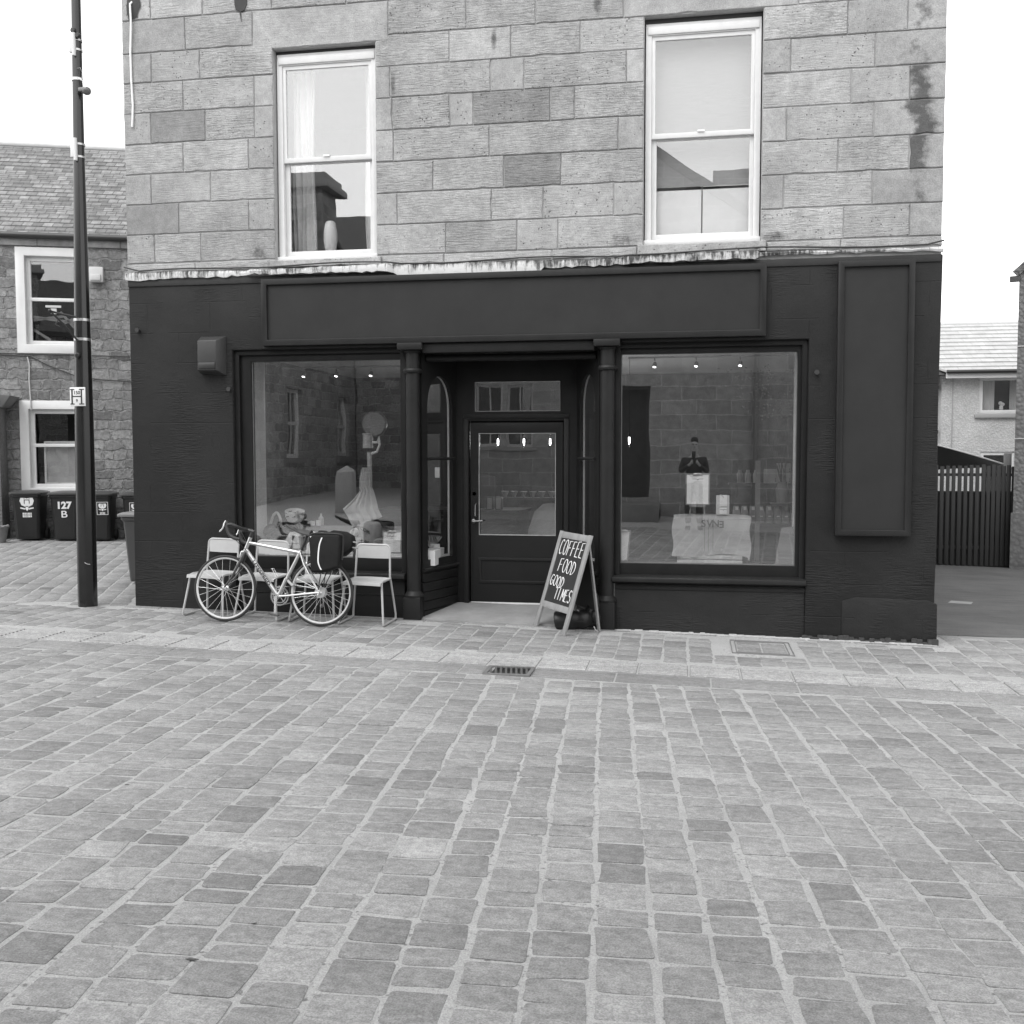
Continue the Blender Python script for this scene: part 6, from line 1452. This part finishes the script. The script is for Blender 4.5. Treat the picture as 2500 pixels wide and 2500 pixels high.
MB().poly([(-20.2, 6.9), (-23.4, 9.6), (-26.6, 6.9), (-26.6, 6.7), (-23.4, 9.3), (-20.2, 6.7)], lambda u, v_, d: (d, u, v_), -14, -4).build('roof', OSL, al, smooth=False)
MB().plate([(-10.4, -.4), (-6.85, -.4), (-6.85, 6.8), (-10.4, 6.8)], [[(-8.6, -.35), (-7.1, -.35), (-7.1, 3.4), (-8.6, 3.4)]], lambda u, v_, d: (u, -20.4-d, v_), 0, .4).build('wall', OST2, al, smooth=False)
MB().box(-8.8, -6.9, -21.5, -21.4, -.4, 3.6).build('door', plain(.008), al)
m = MB().lathe([(.27, 0), (.25, .85), (.23, .95), (.0, 1.08)], (-7.7, -11.6, gz(-7.7, -11.6)), seg=4, ph=pi/4)
tag(m.build('stone_bollard', plain(.34, .8, var=.15), loc=(-7.7, -11.6, gz(-7.7, -11.6)), bevel=.02), 'square tapering stone bollard reflected in the left shop window', 'bollard')

# ------------------------------------------------------------------ photographer, seen only in the right pane
PX, PY = .02, -10.62; PZ = gz(PX, PY)
pg = thing('person', 'person in dark clothes holding up a phone, reflected in the right window', 'person', (PX, PY, PZ))
def skin(name, pts, edges, rad_, mat, parent, lev=2):
    me = bpy.data.meshes.new(name); me.from_pydata([tuple(Vector(p)-Vector(parent.location if parent.parent is None else parent.parent.location)) for p in pts], edges, [])
    o = bpy.data.objects.new(name+'_tmp', me); COL.objects.link(o)
    md = o.modifiers.new('s', 'SKIN'); 
    sv = me.skin_vertices[0].data if me.skin_vertices else None
    if sv is None:
        bm = bmesh.new(); bm.from_mesh(me); bm.verts.layers.skin.verify(); bm.to_mesh(me); bm.free(); sv = me.skin_vertices[0].data
    for i, r in enumerate(rad_): sv[i].radius = r if isinstance(r, tuple) else (r, r); sv[i].use_root = (i == 0)
    o.modifiers.new('u', 'SUBSURF').levels = lev; o.modifiers['u'].render_levels = lev
    dg = bpy.context.evaluated_depsgraph_get(); m2 = bpy.data.meshes.new_from_object(o.evaluated_get(dg)); bpy.data.objects.remove(o)
    m2.materials.clear(); m2.materials.append(mat); m2.polygons.foreach_set('use_smooth', [True]*len(m2.polygons)); m2.name = name
    q = bpy.data.objects.new(name, m2); COL.objects.link(q); q.parent = parent; return q
def Q(x, y, z): return (PX+x, PY+y, PZ+z)
SKN = plain(.36, .55)
pts = [Q(0, 0, .95), Q(0, 0, 1.15), Q(0, .01, 1.38), Q(0, .02, 1.50), Q(0, .035, 1.58), Q(0, .04, 1.68), Q(0, .035, 1.75)]
ed = [(i, i+1) for i in range(6)]; rd = [(.15, .11), (.145, .105), (.17, .11), .06, (.075, .085), (.078, .098), (.06, .075)]
for s in (-1, 1):
    b0_ = len(pts); pts += [Q(.10*s, 0, .90), Q(.115*s, .015, .50), Q(.12*s, 0, .09), Q(.125*s, .14, .04)]; ed += [(0, b0_), (b0_, b0_+1), (b0_+1, b0_+2), (b0_+2, b0_+3)]; rd += [.088, .058, .042, .035]
    b1 = len(pts); pts += [Q(.19*s, .0, 1.40), Q(.255*s, .06, 1.15), Q(.085*s, .30, 1.325), Q(.055*s, .335, 1.375)]; ed += [(2, b1), (b1, b1+1), (b1+1, b1+2), (b1+2, b1+3)]; rd += [.06, .045, .030, (.034, .018)]
    for f_ in range(5):
        c0_ = len(pts)
        if f_ < 4: P1, P2 = Q((.056-.004*f_)*s, .36, 1.395-.020*f_), Q((.028)*s, .372, 1.405-.020*f_)
        else: P1, P2 = Q(.06*s, .325, 1.405), Q(.045*s, .33, 1.43)
        pts += [P1, P2]; ed += [(b1+3, c0_), (c0_, c0_+1)]; rd += [.009, .008]
body = skin('body', pts, ed, rd, SKN, pg)
JK = plain(.03, .8, var=.2); 
jp = [Q(0, 0, .98), Q(0, 0, 1.15), Q(0, .01, 1.38), Q(0, .018, 1.47)]; je = [(0, 1), (1, 2), (2, 3)]; jr = [(.175, .13), (.17, .125), (.19, .13), (.09, .085)]
for s in (-1, 1):
    b1 = len(jp); jp += [Q(.195*s, .0, 1.40), Q(.258*s, .06, 1.15), Q(.11*s, .275, 1.302)]; je += [(2, b1), (b1, b1+1), (b1+1, b1+2)]; jr += [.075, .06, .046]
skin('jacket', jp, je, jr, JK, pg)
tp_ = [Q(0, 0, .99), Q(0, 0, .90)]; te = [(0, 1)]; tr_ = [(.165, .125), (.165, .13)]
for s in (-1, 1):
    b1 = len(tp_); tp_ += [Q(.10*s, 0, .82), Q(.115*s, .015, .50), Q(.12*s, 0, .10)]; te += [(1, b1), (b1, b1+1), (b1+1, b1+2)]; tr_ += [.10, .075, .065]
skin('trousers', tp_, te, tr_, plain(.04, .8, var=.15), pg)
skin('hair', [Q(0, .0, 1.74), Q(0, .03, 1.785), Q(0, .075, 1.77)], [(0, 1), (1, 2)], [(.085, .09), (.08, .085), (.06, .04)], plain(.02, .7), pg)
m = MB()
for s in (-1, 1): m.ball(Q(.032*s, .128, 1.69), (.013, .010, .008), 10, 6)
m.build('eyes', plain(.02, .2), pg)
MB().tube([Q(0, .125, 1.70), Q(0, .145, 1.665), Q(0, .13, 1.655)], [.008, .014, .008], 8).tube([Q(-.025, .124, 1.625), Q(0, .132, 1.624), Q(.025, .124, 1.625)], .006, 6).build('nose_and_mouth', SKN, pg)
for s in (-1, 1): MB().ball(Q(.082*s, .03, 1.67), (.012, .022, .034), 10, 6).build('ear', SKN, pg)
for s in (-1, 1): MB().box(PX+.12*s-.05, PX+.12*s+.05, PY-.08, PY+.20, PZ+.0, PZ+.075).build('shoe', plain(.03, .6), pg, bevel=.02)
ph = MB().box(-.036, .036, -10.262, -10.254, 1.462, 1.612).build('phone', plain(.02, .3), loc=(0, -10.258, 1.462), bevel=.004)
tag(ph, 'dark phone held up by the photographer reflected in the right window', 'phone')
